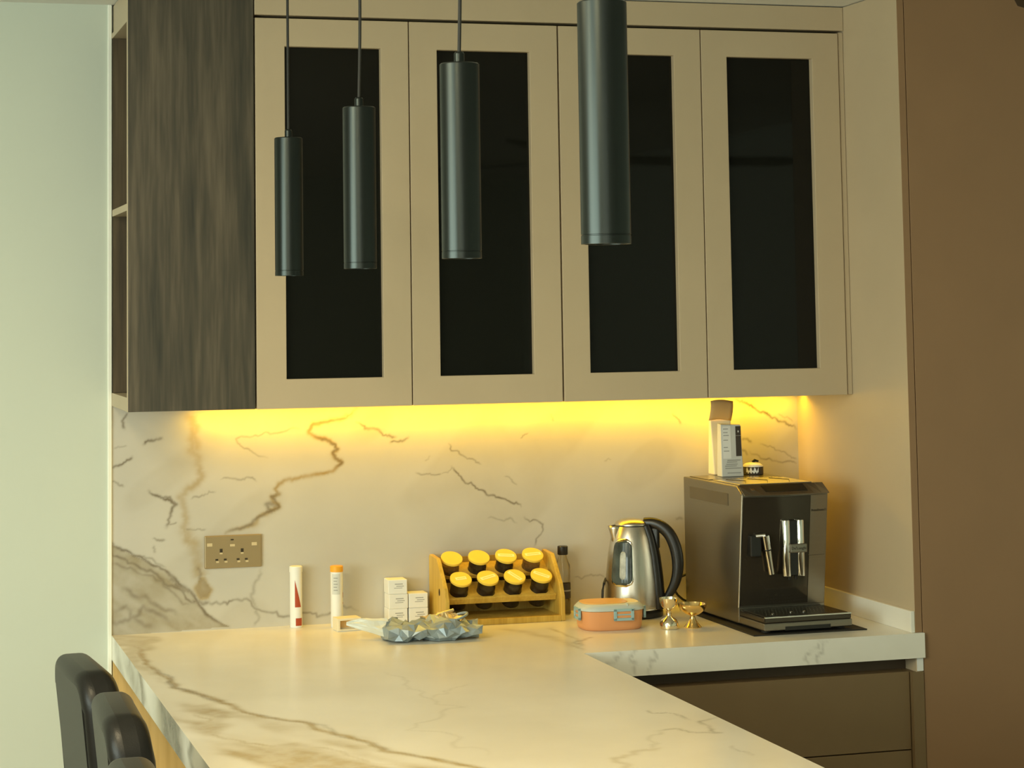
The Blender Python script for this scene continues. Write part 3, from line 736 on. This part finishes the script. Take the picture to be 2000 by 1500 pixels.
fi = MB().add(v_, f_).build('torn_inner_lining', FOILIN, fb); m = fi.modifiers.new('t', 'SOLIDIFY'); m.thickness = .0008
MB().tube([(.0, -.01, .040), (.045, .005, .058), (.085, .012, .066)], .004, 8).build('rolled_edge', FOILIN, fb, smooth=True)
lip = [( .085+.030*math.cos(t), -.01+.026*math.sin(t), .050+.010*math.cos(t)) for t in np.linspace(0, 2*math.pi, 20)]
MB().tube(lip, .0035, 8).build('curled_lip', FOIL, fb, smooth=True)
cb = thing('small_box', (.608, -.120, .9), 'small open beige box tucked beside the foil bag', 'box', None, math.radians(6))
MB().frame(-.033, .033, .001, .034, -.026, .026, .006, .028, -.022, -.006).box(-.033, .033, -.006, .022, .001, .034).build('carton', CREAM, cb, bevel=.001)
B(-.033, .033, -.0225, .0225, .0, .001).build('base_card', PAPERG, cb)
B(-.024, .024, -.0075, -.0065, .008, .026).build('dark_opening', KRAFT, cb)

# ------------------------------------------------------------------ spice rack and jars
rk = thing('spice_rack', (1.036, -.09, .9), 'pine spice rack with two tilted rows on the counter', 'rack')
RW, yb, yf = .169, .085, -.078
side = [(yb, 0), (yf, 0), (yf, .066), (yf+.016, .10), (yf+.085, .172), (yb-.008, .176), (yb, .170)]
for sx in (-1, 1): MB().prism(side, sx*RW-(.012 if sx > 0 else 0), sx*RW+(.012 if sx < 0 else 0), 'x').build('side_panel', PINE, rk, bevel=.002)
knot = MB().lathe([(.006, 0), (.006, .0006), (.002, .0008)], 14, Matrix.Translation((-RW-.0002, -.020, .085)) @ Matrix.Rotation(math.radians(-90), 4, 'Y') @ Matrix.Scale(1.6, 4, (1, 0, 0)))
knot.build('wood_knot', SPICED, rk)
xi = RW-.0125
TL = math.radians(31)                                   # the jars lean towards the viewer
ax_ = Vector((0, -math.sin(TL), math.cos(TL))); pl = Vector((0, math.cos(TL), math.sin(TL)))
def shelf_board(c, half, name, centres, hoff):
    m = MB(); n = 32; xs_ = centres; bnd = [-xi]+[(a+b)/2 for a, b in zip(xs_[:-1], xs_[1:])]+[xi]; rh = .0255
    def sq(a, x0, x1, cx):                               # point of the cell border in direction a
        dx, dy = math.cos(a), math.sin(a)
        t = min(((x1-cx) if dx > 0 else (cx-x0))/max(abs(dx), 1e-6), half/max(abs(dy), 1e-6)); return cx+dx*t, dy*t
    off_ = c.dot(pl)
    for q, cx in enumerate(xs_):
        cor = sorted(set([2*math.pi*i/n for i in range(n)]+[math.atan2(sy*half, e) % (2*math.pi) for e in (bnd[q]-cx, bnd[q+1]-cx) for sy in (-1, 1)]))
        v = []
        for a in cor:
            for zz in (-.005, .005):
                ex, ey = sq(a, bnd[q], bnd[q+1], cx)
                v.append(c+Vector((1, 0, 0))*ex+pl*ey+ax_*zz); v.append(c+Vector((1, 0, 0))*(cx+rh*math.cos(a))+pl*(hoff+rh*math.sin(a))+ax_*zz)
        k_ = len(cor); f = []
        for i in range(k_):
            a, b = 4*i, 4*((i+1) % k_)
            f += [(a, b, b+1, a+1), (a+2, a+3, b+3, b+2), (a+1, b+1, b+3, a+3), (a, a+2, b+2, b)]
        m.add(v, f)
    m.build(name, PINE, rk)
R1 = [(.056-.0), ]
front_lid, back_lid = Vector((0, -.030, .1205)), Vector((0, .020, .1705))
shelf_board(front_lid-ax_*.052+pl*.004, .038, 'tilted_shelf', [-.111+.0765*i for i in range(4)], -.004); shelf_board(back_lid-ax_*.048+pl*.004, .029, 'tilted_shelf', [-.1215+.0775*i for i in range(4)], -.004)
MB().obox(front_lid-ax_*.046-pl*.037, (1, 0, 0), pl, ax_, xi, .004, .009).build('front_lip', PINE, rk, bevel=.001)
B(-xi, xi, yf+.004, yb-.010, .006, .015).build('base_board', PINE, rk, bevel=.001)
B(-xi, xi, yf, yf+.010, .0, .016).build('bottom_rail', PINE, rk, bevel=.001)
B(-xi, xi, yb-.004, yb, .0, .165).build('back_board', PINE, rk)
jl = [['leftmost', 'second', 'third', 'rightmost'], ['leftmost', 'second', 'third', 'rightmost']]
def jar(row, i):
    lid = (front_lid if row == 0 else back_lid)
    xx = (-.111+.0765*i) if row == 0 else (-.1215+.0775*i)
    L = .092 if row == 0 else .070
    o = rk.location+Vector((xx, lid.y, lid.z))-ax_*L
    rn = 'front' if row == 0 else 'back'
    j = thing('spice_jar', o, f'{jl[row][i]} spice jar in the {rn} row of the pine rack, round yellow lid', 'jar', 'spice jars in the pine rack')
    j.rotation_euler = (TL, 0, 0)
    r = .0245
    MB().lathe([(r-.002, 0), (r, .003), (r, L-.026), (r-.005, L-.016), (r-.005, L-.0078)], 28).build('glass_body', CLEAR, j, smooth=True, angle=50)
    fillh = L-.036+.006*((i*7+row*3) % 3)
    MB().lathe([(r-.0032, .003), (r-.0028, .005), (r-.0028, fillh), (r-.006, fillh+.002)], 24).build('spice', SPICEB if (i+row) % 3 == 1 and row == 1 else SPICED, j, smooth=True, angle=50)
    rl = .0298
    MB().lathe([(rl-.001, L-.0075), (rl, L-.0068), (rl, L-.001), (rl-.0015, L)], 36).build('lid', LIDY, j, smooth=True, angle=30)
    ang = [[.12, .32, -.95, -.6], [None, None, -.12, .08]][row][i]
    if ang is not None:
        c, s_ = math.cos(ang), math.sin(ang)
        hw = .0155 if (row, i) == (0, 0) else .023
        MB().obox((0, 0, L+.0003), (c, s_, 0), (-s_, c, 0), (0, 0, 1), hw, .0058, .0004).build('sticker', STICK, j)
        MB().obox((0, 0, L+.0009), (c, s_, 0), (-s_, c, 0), (0, 0, 1), hw*.75, .0010, .0002).build('sticker_print', LIDY, j)
for row in (1, 0):
    for i in range(4): jar(row, i)

# ------------------------------------------------------------------ sauce bottle
bt = thing('sauce_bottle', (1.240, -.052, .9), 'small clear bottle with black cap and dark label band', 'bottle')
MB().lathe([(.018, 0), (.0205, .004), (.0205, .115), (.019, .135), (.0105, .158), (.0100, .168)], 28).build('glass', CLEAR, bt, smooth=True, angle=50)
MB().lathe([(.0165, .003), (.0188, .006), (.0188, .078), (.004, .0785)], 24).build('liquid', SOY, bt, smooth=True, angle=50)
MB().lathe([(.0208, .045), (.0208, .086)], 28, cap0=False, cap1=False).build('label_band', DARKPR, bt, smooth=True)
MB().lathe([(.02095, .064), (.02095, .068)], 28, cap0=False, cap1=False).build('label_stripe', PRINT, bt, smooth=True)
MB().lathe([(.0135, .163), (.0145, .165), (.0145, .185), (.013, .187)], 24).build('cap', BLACKP, bt, smooth=True, angle=30)

# ------------------------------------------------------------------ kettle
kt = thing('electric_kettle', (1.4130, -.135, .9), 'brushed steel electric kettle with black handle and water window', 'kettle', None, math.radians(0))
MB().lathe([(.080, 0), (.083, .003), (.083, .014), (.078, .019), (.074, .020)], 48).build('power_base', BLACKP, kt, smooth=True, angle=30)
prof = [(.0755, .021), (.0765, .024), (.0765, .034), (.0755, .060), (.0725, .110), (.0665, .165), (.0580, .210), (.0475, .243), (.0455, .246)]
kb = MB().lathe(prof, 56).build('body', STEEL, kt, smooth=True, angle=40)
def kr(z):
    zz = [p[1] for p in prof]; rr = [p[0] for p in prof]; return float(np.interp(z, zz, rr))
MB().lathe([(.0765, .0205), (.0772, .0215), (.0772, .0235), (.0765, .0245)], 56, cap0=False, cap1=False).build('lower_ring', CHROME, kb, smooth=True)
MB().lathe([(.0462, .2455), (.0462, .249), (.043, .255), (.028, .262), (.012, .2645), (.0, .265)], 40).build('lid', STEEL, kt, smooth=True, angle=60)
MB().lathe([(.0468, .2445), (.0468, .2475)], 40, cap0=False, cap1=False).build('lid_seam', BLACKP, kt)
# spout on the left
sp = MB(); sv = []
for z, rr, w in ((.195, 0.0, .012), (.215, .006, .016), (.238, .020, .018), (.246, .026, .018)):
    r0 = kr(z)-.004
    for a, k_ in ((-1, 0), (-.5, .75), (0, 1), (.5, .75), (1, 0)): sv.append((-(r0+rr*k_), a*w, z))
sf = [(j*5+i, j*5+i+1, (j+1)*5+i+1, (j+1)*5+i) for j in range(3) for i in range(4)]
so = sp.add(sv, sf).build('spout', STEEL, kt, smooth=True, angle=80); m = so.modifiers.new('t', 'SOLIDIFY'); m.thickness = .0016
# water window on the camera side: rounded, follows the wall
def wall_patch(name, m, a_mid, a_half, z0, z1, off, parent, nseg=14, rnd=.35):
    v, f = [], []; nh = 18
    for j in range(nh+1):
        t = j/nh; z = z0+(z1-z0)*t
        e = min(t, 1-t); q = math.sqrt(max(0, 1-(1-min(1, e/ (rnd*.5)))**2)) if e < rnd*.5 else 1
        for i in range(nseg+1):
            a = a_mid+a_half*(.42+.58*q)*(2*i/nseg-1) if j not in (0, nh) else a_mid+a_half*.42*(2*i/nseg-1)
            R_ = kr(z)+off; v.append((R_*math.cos(a), R_*math.sin(a), z))
    for j in range(nh):
        for i in range(nseg):
            k0 = j*(nseg+1)+i; f.append((k0, k0+1, k0+nseg+2, k0+nseg+1))
    o = MB().add(v, f).build(name, m, parent, smooth=True); s = o.modifiers.new('t', 'SOLIDIFY'); s.thickness = .0012; s.offset = 1
    return o
am = math.radians(-135)
gf = wall_patch('window_frame', CHROME, am, .47, .086, .214, .0006, kt)
wall_patch('water_window', BLUEGREY_GLASS, am, .425, .091, .209, .0022, gf)
wall_patch('lime_stain', FROST, am+.06, .12, .106, .180, .0028, gf)
# black spine and D handle on the right
ha = math.radians(-33); hd = Vector((math.cos(ha), math.sin(ha), 0)); hp = Vector((-hd.y, hd.x, 0))
spine = [hd*(kr(z)-.003)+Vector((0, 0, z)) for z in np.linspace(.022, .246, 14)]
MB().tube(spine, [.024+.004*(1-t) for t in np.linspace(0, 1, 14)], 12, flat=(1.0, .62), up=tuple(hd)).build('spine', BLACKP, kt, smooth=True, angle=60)
HP = [(.036, .252), (.058, .252), (.082, .244), (.105, .224), (.120, .192), (.127, .156), (.126, .121), (.118, .091), (.105, .066), (.092, .048), (.080, .036)]
hpts = []
for i in range(len(HP)-1):
    for t in np.linspace(0, 1, 4, endpoint=False):
        p0, p1, p2, p3 = HP[max(i-1, 0)], HP[i], HP[i+1], HP[min(i+2, len(HP)-1)]
        q = [.5*((2*p1[k_])+(-p0[k_]+p2[k_])*t+(2*p0[k_]-5*p1[k_]+4*p2[k_]-p3[k_])*t*t+(-p0[k_]+3*p1[k_]-3*p2[k_]+p3[k_])*t**3) for k_ in (0, 1)]
        hpts.append(q)
hpts.append(HP[-1])
nH = len(hpts)
hr = [.0125+.004*math.sin(math.pi*min(1, i/nH*1.2))-.004*(i/nH) for i in range(nH)]
MB().tube([hd*a+Vector((0, 0, b)) for a, b in hpts], hr, 14, flat=(1.15, .9), up=tuple(hp)).build('handle', BLACKP, kt, smooth=True, angle=60)
MB().obox(hd*.062+Vector((0, 0, .212)), hd, hp, (0, 0, 1), .016, .010, .030).build('handle_bridge', BLACKP, kt, bevel=.006, seg=3, smooth=True)
# cord: leaves the base at the back, loops left and right
MB().tube([(-.06, .075, .004), (-.078, .040, .010), (-.085, .012, .030), (-.0885, 0, .055), (-.0875, 0, .072), (-.082, .004, .090), (-.070, .022, .100), (-.055, .055, .060), (-.050, .080, .010)], .0035, 8).build('power_cord', CORDM, kt, smooth=True)

mc_cord = MB().tube([(1.66, -.055, .985), (1.635, -.058, .995), (1.61, -.06, .9954), (1.582, -.06, .9853), (1.570, -.06, .972), (1.5675, -.06, .960), (1.570, -.06, .947), (1.578, -.06, .9358), (1.592, -.06, .924), (1.61, -.06, .9155), (1.64, -.058, .9065), (1.68, -.055, .9036), (1.72, -.055, .9036)], .0034, 10)
tag(mc_cord.build('power_cord', CORDM, smooth=True), 'black power cord looping between the kettle and the coffee machine', 'cord')

# ------------------------------------------------------------------ lunch box
lb = thing('lunch_box', (1.277, -.312, .9), 'peach oval lunch box with pale blue lid rim and clips', 'lunch box', None, math.radians(-3))
def superell(a, b, e, n=56):
    out = []
    for i in range(n):
        w = 2*math.pi*i/n; c, s_ = math.cos(w), math.sin(w)
        out.append((math.copysign(abs(c)**(2/e), c)*a, math.copysign(abs(s_)**(2/e), s_)*b))
    return out
def loft(rings):
    m = MB(); n = len(rings[0][0]); v = []
    for ring, z in rings:
        for p in ring: v.append((p[0], p[1], z))
    f = []
    for j in range(len(rings)-1):
        for i in range(n):
            i2 = (i+1) % n; f.append((j*n+i, j*n+i2, (j+1)*n+i2, (j+1)*n+i))
    f.append(tuple(reversed(range(n)))); f.append(tuple((len(rings)-1)*n+i for i in range(n)))
    return m.add(v, f)
se = lambda k: superell(.086*k, .062*k, 3.2)
loft([(se(.90), 0), (se(.945), .003), (se(.965), .010), (se(1.0), .050)]).build('body', PEACH, lb, smooth=True, angle=50)
loft([(se(1.0), .0505), (se(1.045), .0515), (se(1.045), .0565), (se(1.02), .0590), (se(.93), .0665), (se(.80), .0685)]).build('lid', GREYB, lb, smooth=True, angle=50)
# lid panels: big peach inlay on the left, smaller pale one on the right
inl = [p for p in superell(.062, .049, 3.0)]
MB().prism([(x-.016, y) for x, y in inl], .0675, .0702, 'z').build('lid_inlay', PEACHL, lb, bevel=.0008)
MB().prism([(x*.42+.050, y*.80) for x, y in inl], .0665, .0692, 'z').build('vent_panel', CREAM, lb, bevel=.0008)
B(.0305, .0335, -.060, .056, .0600, .0690).build('lid_seam', GREYB, lb)
def clip(c, n_, w):
    n_ = Vector(n_).normalized(); t = Vector((0, 0, 1)).cross(n_); up_ = Vector((0, 0, 1)); c = Vector(c)
    cl = MB()
    for s_ in (-1, 1):
        cl.obox(c+t*s_*(w-.004), t, n_, up_, .0040, .0032, .0150)
        cl.obox(c+up_*s_*.0120, t, n_, up_, w, .0032, .0036)
    o = cl.build('clip', BLUEC, lb, bevel=.001)
    MB().obox(c-n_*.0015, t, n_, up_, w-.006, .0012, .0085).build('clip_recess', PEACH, o)
    MB().obox(c+n_*.0005, t, n_, up_, w-.008, .0012, .0016).build('clip_bar', BLUEC, o)
clip((.020, -.0655, .042), (0, -1, 0), .0275); clip((-.0895, -.006, .042), (-1, 0, 0), .024); clip((.0895, -.006, .042), (1, 0, 0), .024); clip((.0, .0655, .042), (0, 1, 0), .0275)

# ------------------------------------------------------------------ gold jigger and footed bowl
jg = thing('jigger', (1.418, -.383, .9), 'polished double-ended pale gold cup standing by the kettle', 'cup')
MB().lathe([(.0205, 0), (.0235, .001), (.0245, .008), (.0240, .016), (.0195, .024), (.0085, .031), (.0065, .036), (.0065, .045), (.0085, .049)], 36).build('foot', SILVERG, jg, smooth=True, angle=50)
MB().lathe([(.0065, .046), (.014, .052), (.0205, .060), (.0235, .070), (.0250, .080), (.0238, .080), (.0220, .070), (.0190, .061), (.012, .054), (.0, .052)], 36, cap1=False).build('cup', SILVERG, jg, smooth=True, angle=50)
bw = thing('footed_bowl', (1.484, -.385, .9), 'small wide gold bowl on conical foot beside coffee machine', 'bowl')
MB().lathe([(.0225, 0), (.0230, .002), (.016, .010), (.0085, .021), (.0055, .030), (.0070, .033)], 36).build('foot', GOLD, bw, smooth=True, angle=50)
MB().lathe([(.006, .031), (.018, .035), (.030, .044), (.0365, .054), (.0380, .062), (.0368, .062), (.034, .054), (.027, .045), (.015, .038), (.0, .036)], 40, cap1=False).build('cup', GOLD, bw, smooth=True, angle=50)

# ------------------------------------------------------------------ coffee machine
mt = tag(B(1.572, 1.893, -.575, -.085, .9002, .9035).build('machine_mat', BLACKM, bevel=.001), 'thin black perforated mat under the coffee machine', 'mat')
cm = thing('coffee_machine', (1.604, -.570, .9037), 'steel bean-to-cup coffee machine with chrome spout and drip tray', 'coffee machine', None, math.radians(1.8))
MW = .254; z0 = .0052; H = .3655
def bow(x): u = (x/MW)*2-1; return .012*(1-u*u)
def sheet(prof, nseg, x0, x1, bowk):
    """profile [(y,z,bow 0/1)] swept across x with a bowed front"""
    v, f = [], []; n = len(prof)
    for i in range(nseg+1):
        x = x0+(x1-x0)*i/nseg
        for y, z, k_ in prof: v.append((x, y-bow(x)*k_*bowk, z))
    for i in range(nseg):
        for q in range(n):
            q2 = (q+1) % n; f.append((i*n+q, i*n+q2, (i+1)*n+q2, (i+1)*n+q))
    f += [tuple(reversed(range(n))), tuple(nseg*n+q for q in range(n))]
    return MB().add(v, f)
sheet([(.480, z0, 0), (.480, H, 0), (.140, H, 0), (.112, H-.018, 0), (.148, .046, 0), (.148, z0, 0)], 1, 0, MW, 0).build('body', MACH, cm, bevel=.003)
# front: control panel, glossy dark middle, steel right column
def fy(z): return .112+.036*(H-.018-z)/(H-.018-.046)          # leaning front face
def frontpiece(x0, x1, za, zb, name, m, off, th=.004, n=10, parent=cm):
    v, f = [], []
    for i in range(n+1):
        x = x0+(x1-x0)*i/n
        for z in (za, zb):
            for dd in (off, off+th): v.append((x, fy(z)-bow(x)-dd, z))
    for i in range(n):
        a, b = 4*i, 4*i+4
        f += [(a+1, b+1, b+3, a+3), (a, a+2, b+2, b), (a, b, b+1, a+1), (a+2, a+3, b+3, b+2)]
    f += [(0, 1, 3, 2), (4*n, 4*n+2, 4*n+3, 4*n+1)]
    return MB().add(v, f).build(name, m, parent, smooth=True, angle=30)
frontpiece(.003, MW-.003, .049, H-.026, 'front_shell', MACH, -.011, .010)
frontpiece(.050, .196, .052, H-.028, 'gloss_centre', MACHD, -.001, .002)
frontpiece(.004, .050, .052, H-.028, 'left_column', MACHD, -.001, .0022, 6)
MB().tube([(.001, fy(z)-.001, z) for z in (.048, .2, H-.022)], .0024, 10).build('edge_highlight', STEEL, cm, smooth=True)  # added bright bead standing for the highlight along the front-left edge
frontpiece(.198, MW-.004, .180, H-.028, 'right_upper_panel', MACH, -.001, .0018, 6)
frontpiece(.198, MW-.004, .052, .177, 'right_lower_panel', MACH, -.001, .0018, 6)
# sloping control panel
def slope_sheet(x0, x1, t0, t1, name, m, lift, n=10):
    v, f = [], []
    for i in range(n+1):
        x = x0+(x1-x0)*i/n
        for t in (t0, t1):
            y = .140-(.034+bow(x))*t; z = H-.021*t
            for q in (0, lift): v.append((x, y-q*.55, z+q*.83))
    for i in range(n):
        a, b = 4*i, 4*i+4
        f += [(a+1, b+1, b+3, a+3), (a, a+2, b+2, b), (a, b, b+1, a+1), (a+2, a+3, b+3, b+2)]
    f += [(0, 1, 3, 2), (4*n, 4*n+2, 4*n+3, 4*n+1)]
    return MB().add(v, f).build(name, m, cm)
slope_sheet(.003, MW-.003, 0, 1.12, 'control_panel', MACH, .0025)
slope_sheet(.066, .190, .08, .78, 'display', BLACKP, .0033)
slope_sheet(.030, .040, .40, .62, 'power_button', CHROME, .0034, 2)
# chrome spout: two bright columns, black middle and a name plate
spx = .142; yspt = fy(.21)-.030
for sx in (-1, 1):
    MB().lathe([(.0105, .128), (.0115, .130), (.0115, .272), (.0105, .275)], 24, Matrix.Translation((spx+sx*.0205, yspt+.006, 0))).build('spout_column', CHROME, cm, smooth=True, angle=40)
B(spx-.020, spx+.020, yspt+.000, yspt+.040, .130, .274).build('spout_core', BLACKP, cm, bevel=.002)
for sx in (-1, 1): MB().lathe([(.004, .118), (.005, .130)], 14, Matrix.Translation((spx+sx*.010, yspt+.012, 0))).build('coffee_nozzle', BLACKP, cm, smooth=True)
npz = B(spx-.016, spx+.034, yspt-.010, yspt+.004, .190, .214).build('name_plate', MACH, cm, bevel=.003)
text_mesh('plate_lettering', "De'Longhi", .0105, MACHD, npz, Matrix.Translation((spx+.009, yspt-.0103, .202)) @ FACE_FRONT)
text_mesh('panel_lettering', 'PrimaDonna S', .0082, MACHD, cm, Matrix.Translation((.225, fy(.297)-bow(.225)-.0022, .297)) @ Matrix.Rotation(math.radians(6), 4, 'Z') @ FACE_FRONT)
# steam wand
B(.020, .052, fy(.21)-.022, fy(.21)+.004, .182, .238).build('wand_holder', BLACKP, cm, bevel=.003)
wa, wb = Vector((.060, fy(.24)-.024, .238)), Vector((.079, fy(.13)-.030, .136))
MB().tube([wa, wa.lerp(wb, .36)], .0098, 18).build('wand_grip', CHROME, cm, smooth=True, angle=40)
MB().tube([wa.lerp(wb, .355), wa.lerp(wb, .385)], .0102, 18).build('wand_ring', BLACKP, cm, smooth=True, angle=40)
MB().tube([wa.lerp(wb, .38), wb], [.0092, .0080], 18).build('wand_tube', CHROME, cm, smooth=True, angle=40)
MB().tube([(.038, fy(.236)-.014, .236), wa], .006, 12).build('wand_arm', CHROME, cm, smooth=True)
# drip tray
B(0, MW, 0, .146, z0+.001, .026).build('tray_body', MACH, cm, bevel=.003)
B(.0015, MW-.0015, .002, .146, .026, .040).build('tray_rim', MACHD, cm, bevel=.003)
tr = B(.008, MW-.008, .008, .140, .0400, .0425).build('drip_grille', BLACKP, cm, bevel=.0008)
B(.002, MW-.002, -.0006, .0035, .0385, .0425).build('chrome_edge', CHROME, cm, bevel=.001)
B(.060, .190, -.0008, .004, z0+.001, .016).build('tray_cutout', BLACKP, cm)
gh = MB()
for i in range(22):
    for j in range(5): gh.lathe([(.0019, .0425), (.0019, .0428)], 6, Matrix.Translation((.022+i*.010, .030+j*.022, 0)))
gh.build('grille_holes', MACH, tr)
for a, b in ((.045, .040), (.105, .055), (.140, .050)):
    MB().lathe([(.004, .0428), (.0042, .0445), (.002, .046)], 12, Matrix.Translation((a, b, 0))).build('float_pin', CHROME, tr, smooth=True)
# side vent panel, rubber feet and lid lines
B(-.0012, .001, .195, .435, H-.056, H-.024).build('side_label_panel', MACHD, cm).data.materials[0] = mat('machine_side_inset', (0.15, 0.13, 0.095), 0.45, metal=0.6)
for x in (.02, MW-.02):
    for y in (.03, .45): MB().lathe([(.012, 0), (.012, .0062)], 16, Matrix.Translation((x, y, 0))).build('rubber_foot', BLACKM, cm)
B(.020, MW-.020, .165, .330, H, H+.0022).build('cup_tray', STEEL, cm, bevel=.001)
B(.015, MW-.03, .345, .470, H, H+.0018).build('bean_lid', MACH, cm, bevel=.001)
for sx in (.05, .115, .18): MB().tube([(sx, .19, H+.0028), (sx+.03, .25, H+.0028), (sx, .31, H+.0028)], .0009, 6).build('tray_groove', MACHD, cm)
ZM = .9037+H+.0022

# --- things on top of the machine
pk = thing('coffee_carton', (1.704, -.155, ZM), 'white and grey printed carton with dark panel on top of coffee machine', 'carton', None, math.radians(2))
cw = .0335
MB().add([(-cw, -.016, 0), (cw, -.016, 0), (cw, .016, 0), (-cw, .016, 0), (-cw+.001, -.012, .145), (cw-.005, -.012, .143), (cw-.005, .010, .143), (-cw+.001, .010, .147)],
         [(0,3,2,1),(4,5,6,7),(0,1,5,4),(1,2,6,5),(2,3,7,6),(3,0,4,7)]).build('carton', PAPERG, pk, bevel=.002)
def cprint(name, m, a, b, za, zb, dd=.0006):
    ya = -.016+.004*za/.145-dd; yc = -.016+.004*zb/.145-dd
    MB().add([(a, ya, za), (b, ya, za), (b, yc, zb), (a, yc, zb), (a, ya+.0005, za), (b, ya+.0005, za), (b, yc+.0005, zb), (a, yc+.0005, zb)],
             [(0,1,2,3),(4,7,6,5),(0,4,5,1),(1,5,6,2),(2,6,7,3),(3,7,4,0)]).build(name, m, pk)
cprint('dark_panel', DARKPR, .012, .0285, .056, .139); cprint('panel_mark', PAPERW, .0185, .0215, .122, .127, .0012); cprint('panel_stripe', PRINT, .012, .0285, .1125, .1135, .0012)
cprint('pale_stripe', PAPERW, -.028, -.003, .050, .140)
rr = random.Random(4)
for zz in (.131, .121, .113, .100, .080, .070):
    cprint('print_line', PRINT, -.026, -.026+rr.uniform(.012, .024), zz, zz+.0022, .0012)
for zz in (.044, .039, .033, .028, .022, .009):
    cprint('print_line', PRINT, -.025+rr.uniform(0, .01), .010+rr.uniform(0, .018), zz, zz+.0026, .0012)
pch = thing('coffee_pouch', (1.708, -.085, ZM), 'tall cream pouch with tan folded top behind the printed carton', 'pouch')
MB().add([(-.032, -.022, 0), (.026, -.022, 0), (.026, .022, 0), (-.032, .022, 0), (-.034, -.006, .158), (.030, -.006, .158), (.030, .006, .158), (-.034, .006, .158)],
         [(0,3,2,1),(4,5,6,7),(0,1,5,4),(1,2,6,5),(2,3,7,6),(3,0,4,7)]).build('pouch_body', CREAM, pch, bevel=.004, seg=3)
v_, f_ = [], []
for j in range(7):
    t = j/6
    for i in range(7):
        u = i/6; v_.append((-.040+.069*u+.003*t, -.010-.012*math.sin(t*2.2)-.002*math.sin(u*5), .152+.056*t+.003*math.sin(u*4)))
f_ = [(j*7+i, j*7+i+1, (j+1)*7+i+1, (j+1)*7+i) for j in range(6) for i in range(6)]
ko = MB().add(v_, f_).build('folded_top', KRAFT, pch, smooth=True); s = ko.modifiers.new('t', 'SOLIDIFY'); s.thickness = .0012
tn = thing('round_tin', (1.789, -.118, ZM), 'small round dark tin with white top and black knob on coffee machine', 'tin')
MB().lathe([(.028, 0), (.0295, .001), (.0295, .021), (.029, .022)], 36).build('band', DARKPR, tn, smooth=True, angle=30)
MB().lathe([(.0292, .022), (.0285, .025), (.020, .031), (.008, .033), (.006, .0335)], 36).build('white_top', WHITEP, tn, smooth=True, angle=50)
MB().tube([(.000, 0, .033), (.006, -.002, .039), (.016, -.003, .036)], [.005, .0045, .003], 10).build('knob', BLACKP, tn, smooth=True)
v_, f_ = [], []
for i in range(13):
    a = math.radians(-62+70*i/12); hh = .010+.006*math.sin(i*1.7)
    for z in (.006+.003*math.sin(i*2.3), .006+hh): v_.append((.0299*math.sin(a), -.0299*math.cos(a), z))
f_ = [(2*i, 2*i+2, 2*i+3, 2*i+1) for i in range(12)]
MB().add(v_, f_).build('white_print', PAPERW, tn)

# ------------------------------------------------------------------ ceiling fan, one blade tip reaching into the frame
fx, fyv, fz = 2.05, -2.75, 2.33
fan = thing('ceiling_fan', (fx, fyv, fz), 'black ceiling fan, one blade tip just in the upper right corner', 'ceiling fan')
MB().lathe([(.02, -.05), (.09, -.045), (.105, -.02), (.105, .03), (.06, .05), (.02, .055)], 36).build('motor', LAMPM, fan, smooth=True, angle=50)
MB().lathe([(.012, .05), (.012, CEIL-fz-.03)], 14).build('rod', LAMPM, fan, smooth=True)
MB().lathe([(.05, CEIL-fz-.05), (.06, CEIL-fz-.002)], 24).build('ceiling_cup', LAMPM, fan, smooth=True)
a0 = math.radians(121)
for i in range(3):
    a = a0+i*2*math.pi/3
    bl = MB(); out = [(.10, -.045), (.43, -.065), (.893, -.060), (.950, -.045), (.965, 0), (.950, .045), (.893, .060), (.43, .065), (.10, .045)]
    M_ = Matrix.Rotation(a, 4, 'Z') @ Matrix.Rotation(math.radians(10), 4, 'X')
    v = [M_ @ Vector((x, y, z)) for z in (-.004, .004) for x, y in out]; n = len(out)
    f = [tuple(range(n)), tuple(reversed(range(n, 2*n)))]+[(q, (q+1) % n, (q+1) % n+n, q+n) for q in range(n)]
    bl.add(v, f).build('blade', BLACKP, fan, bevel=.002)
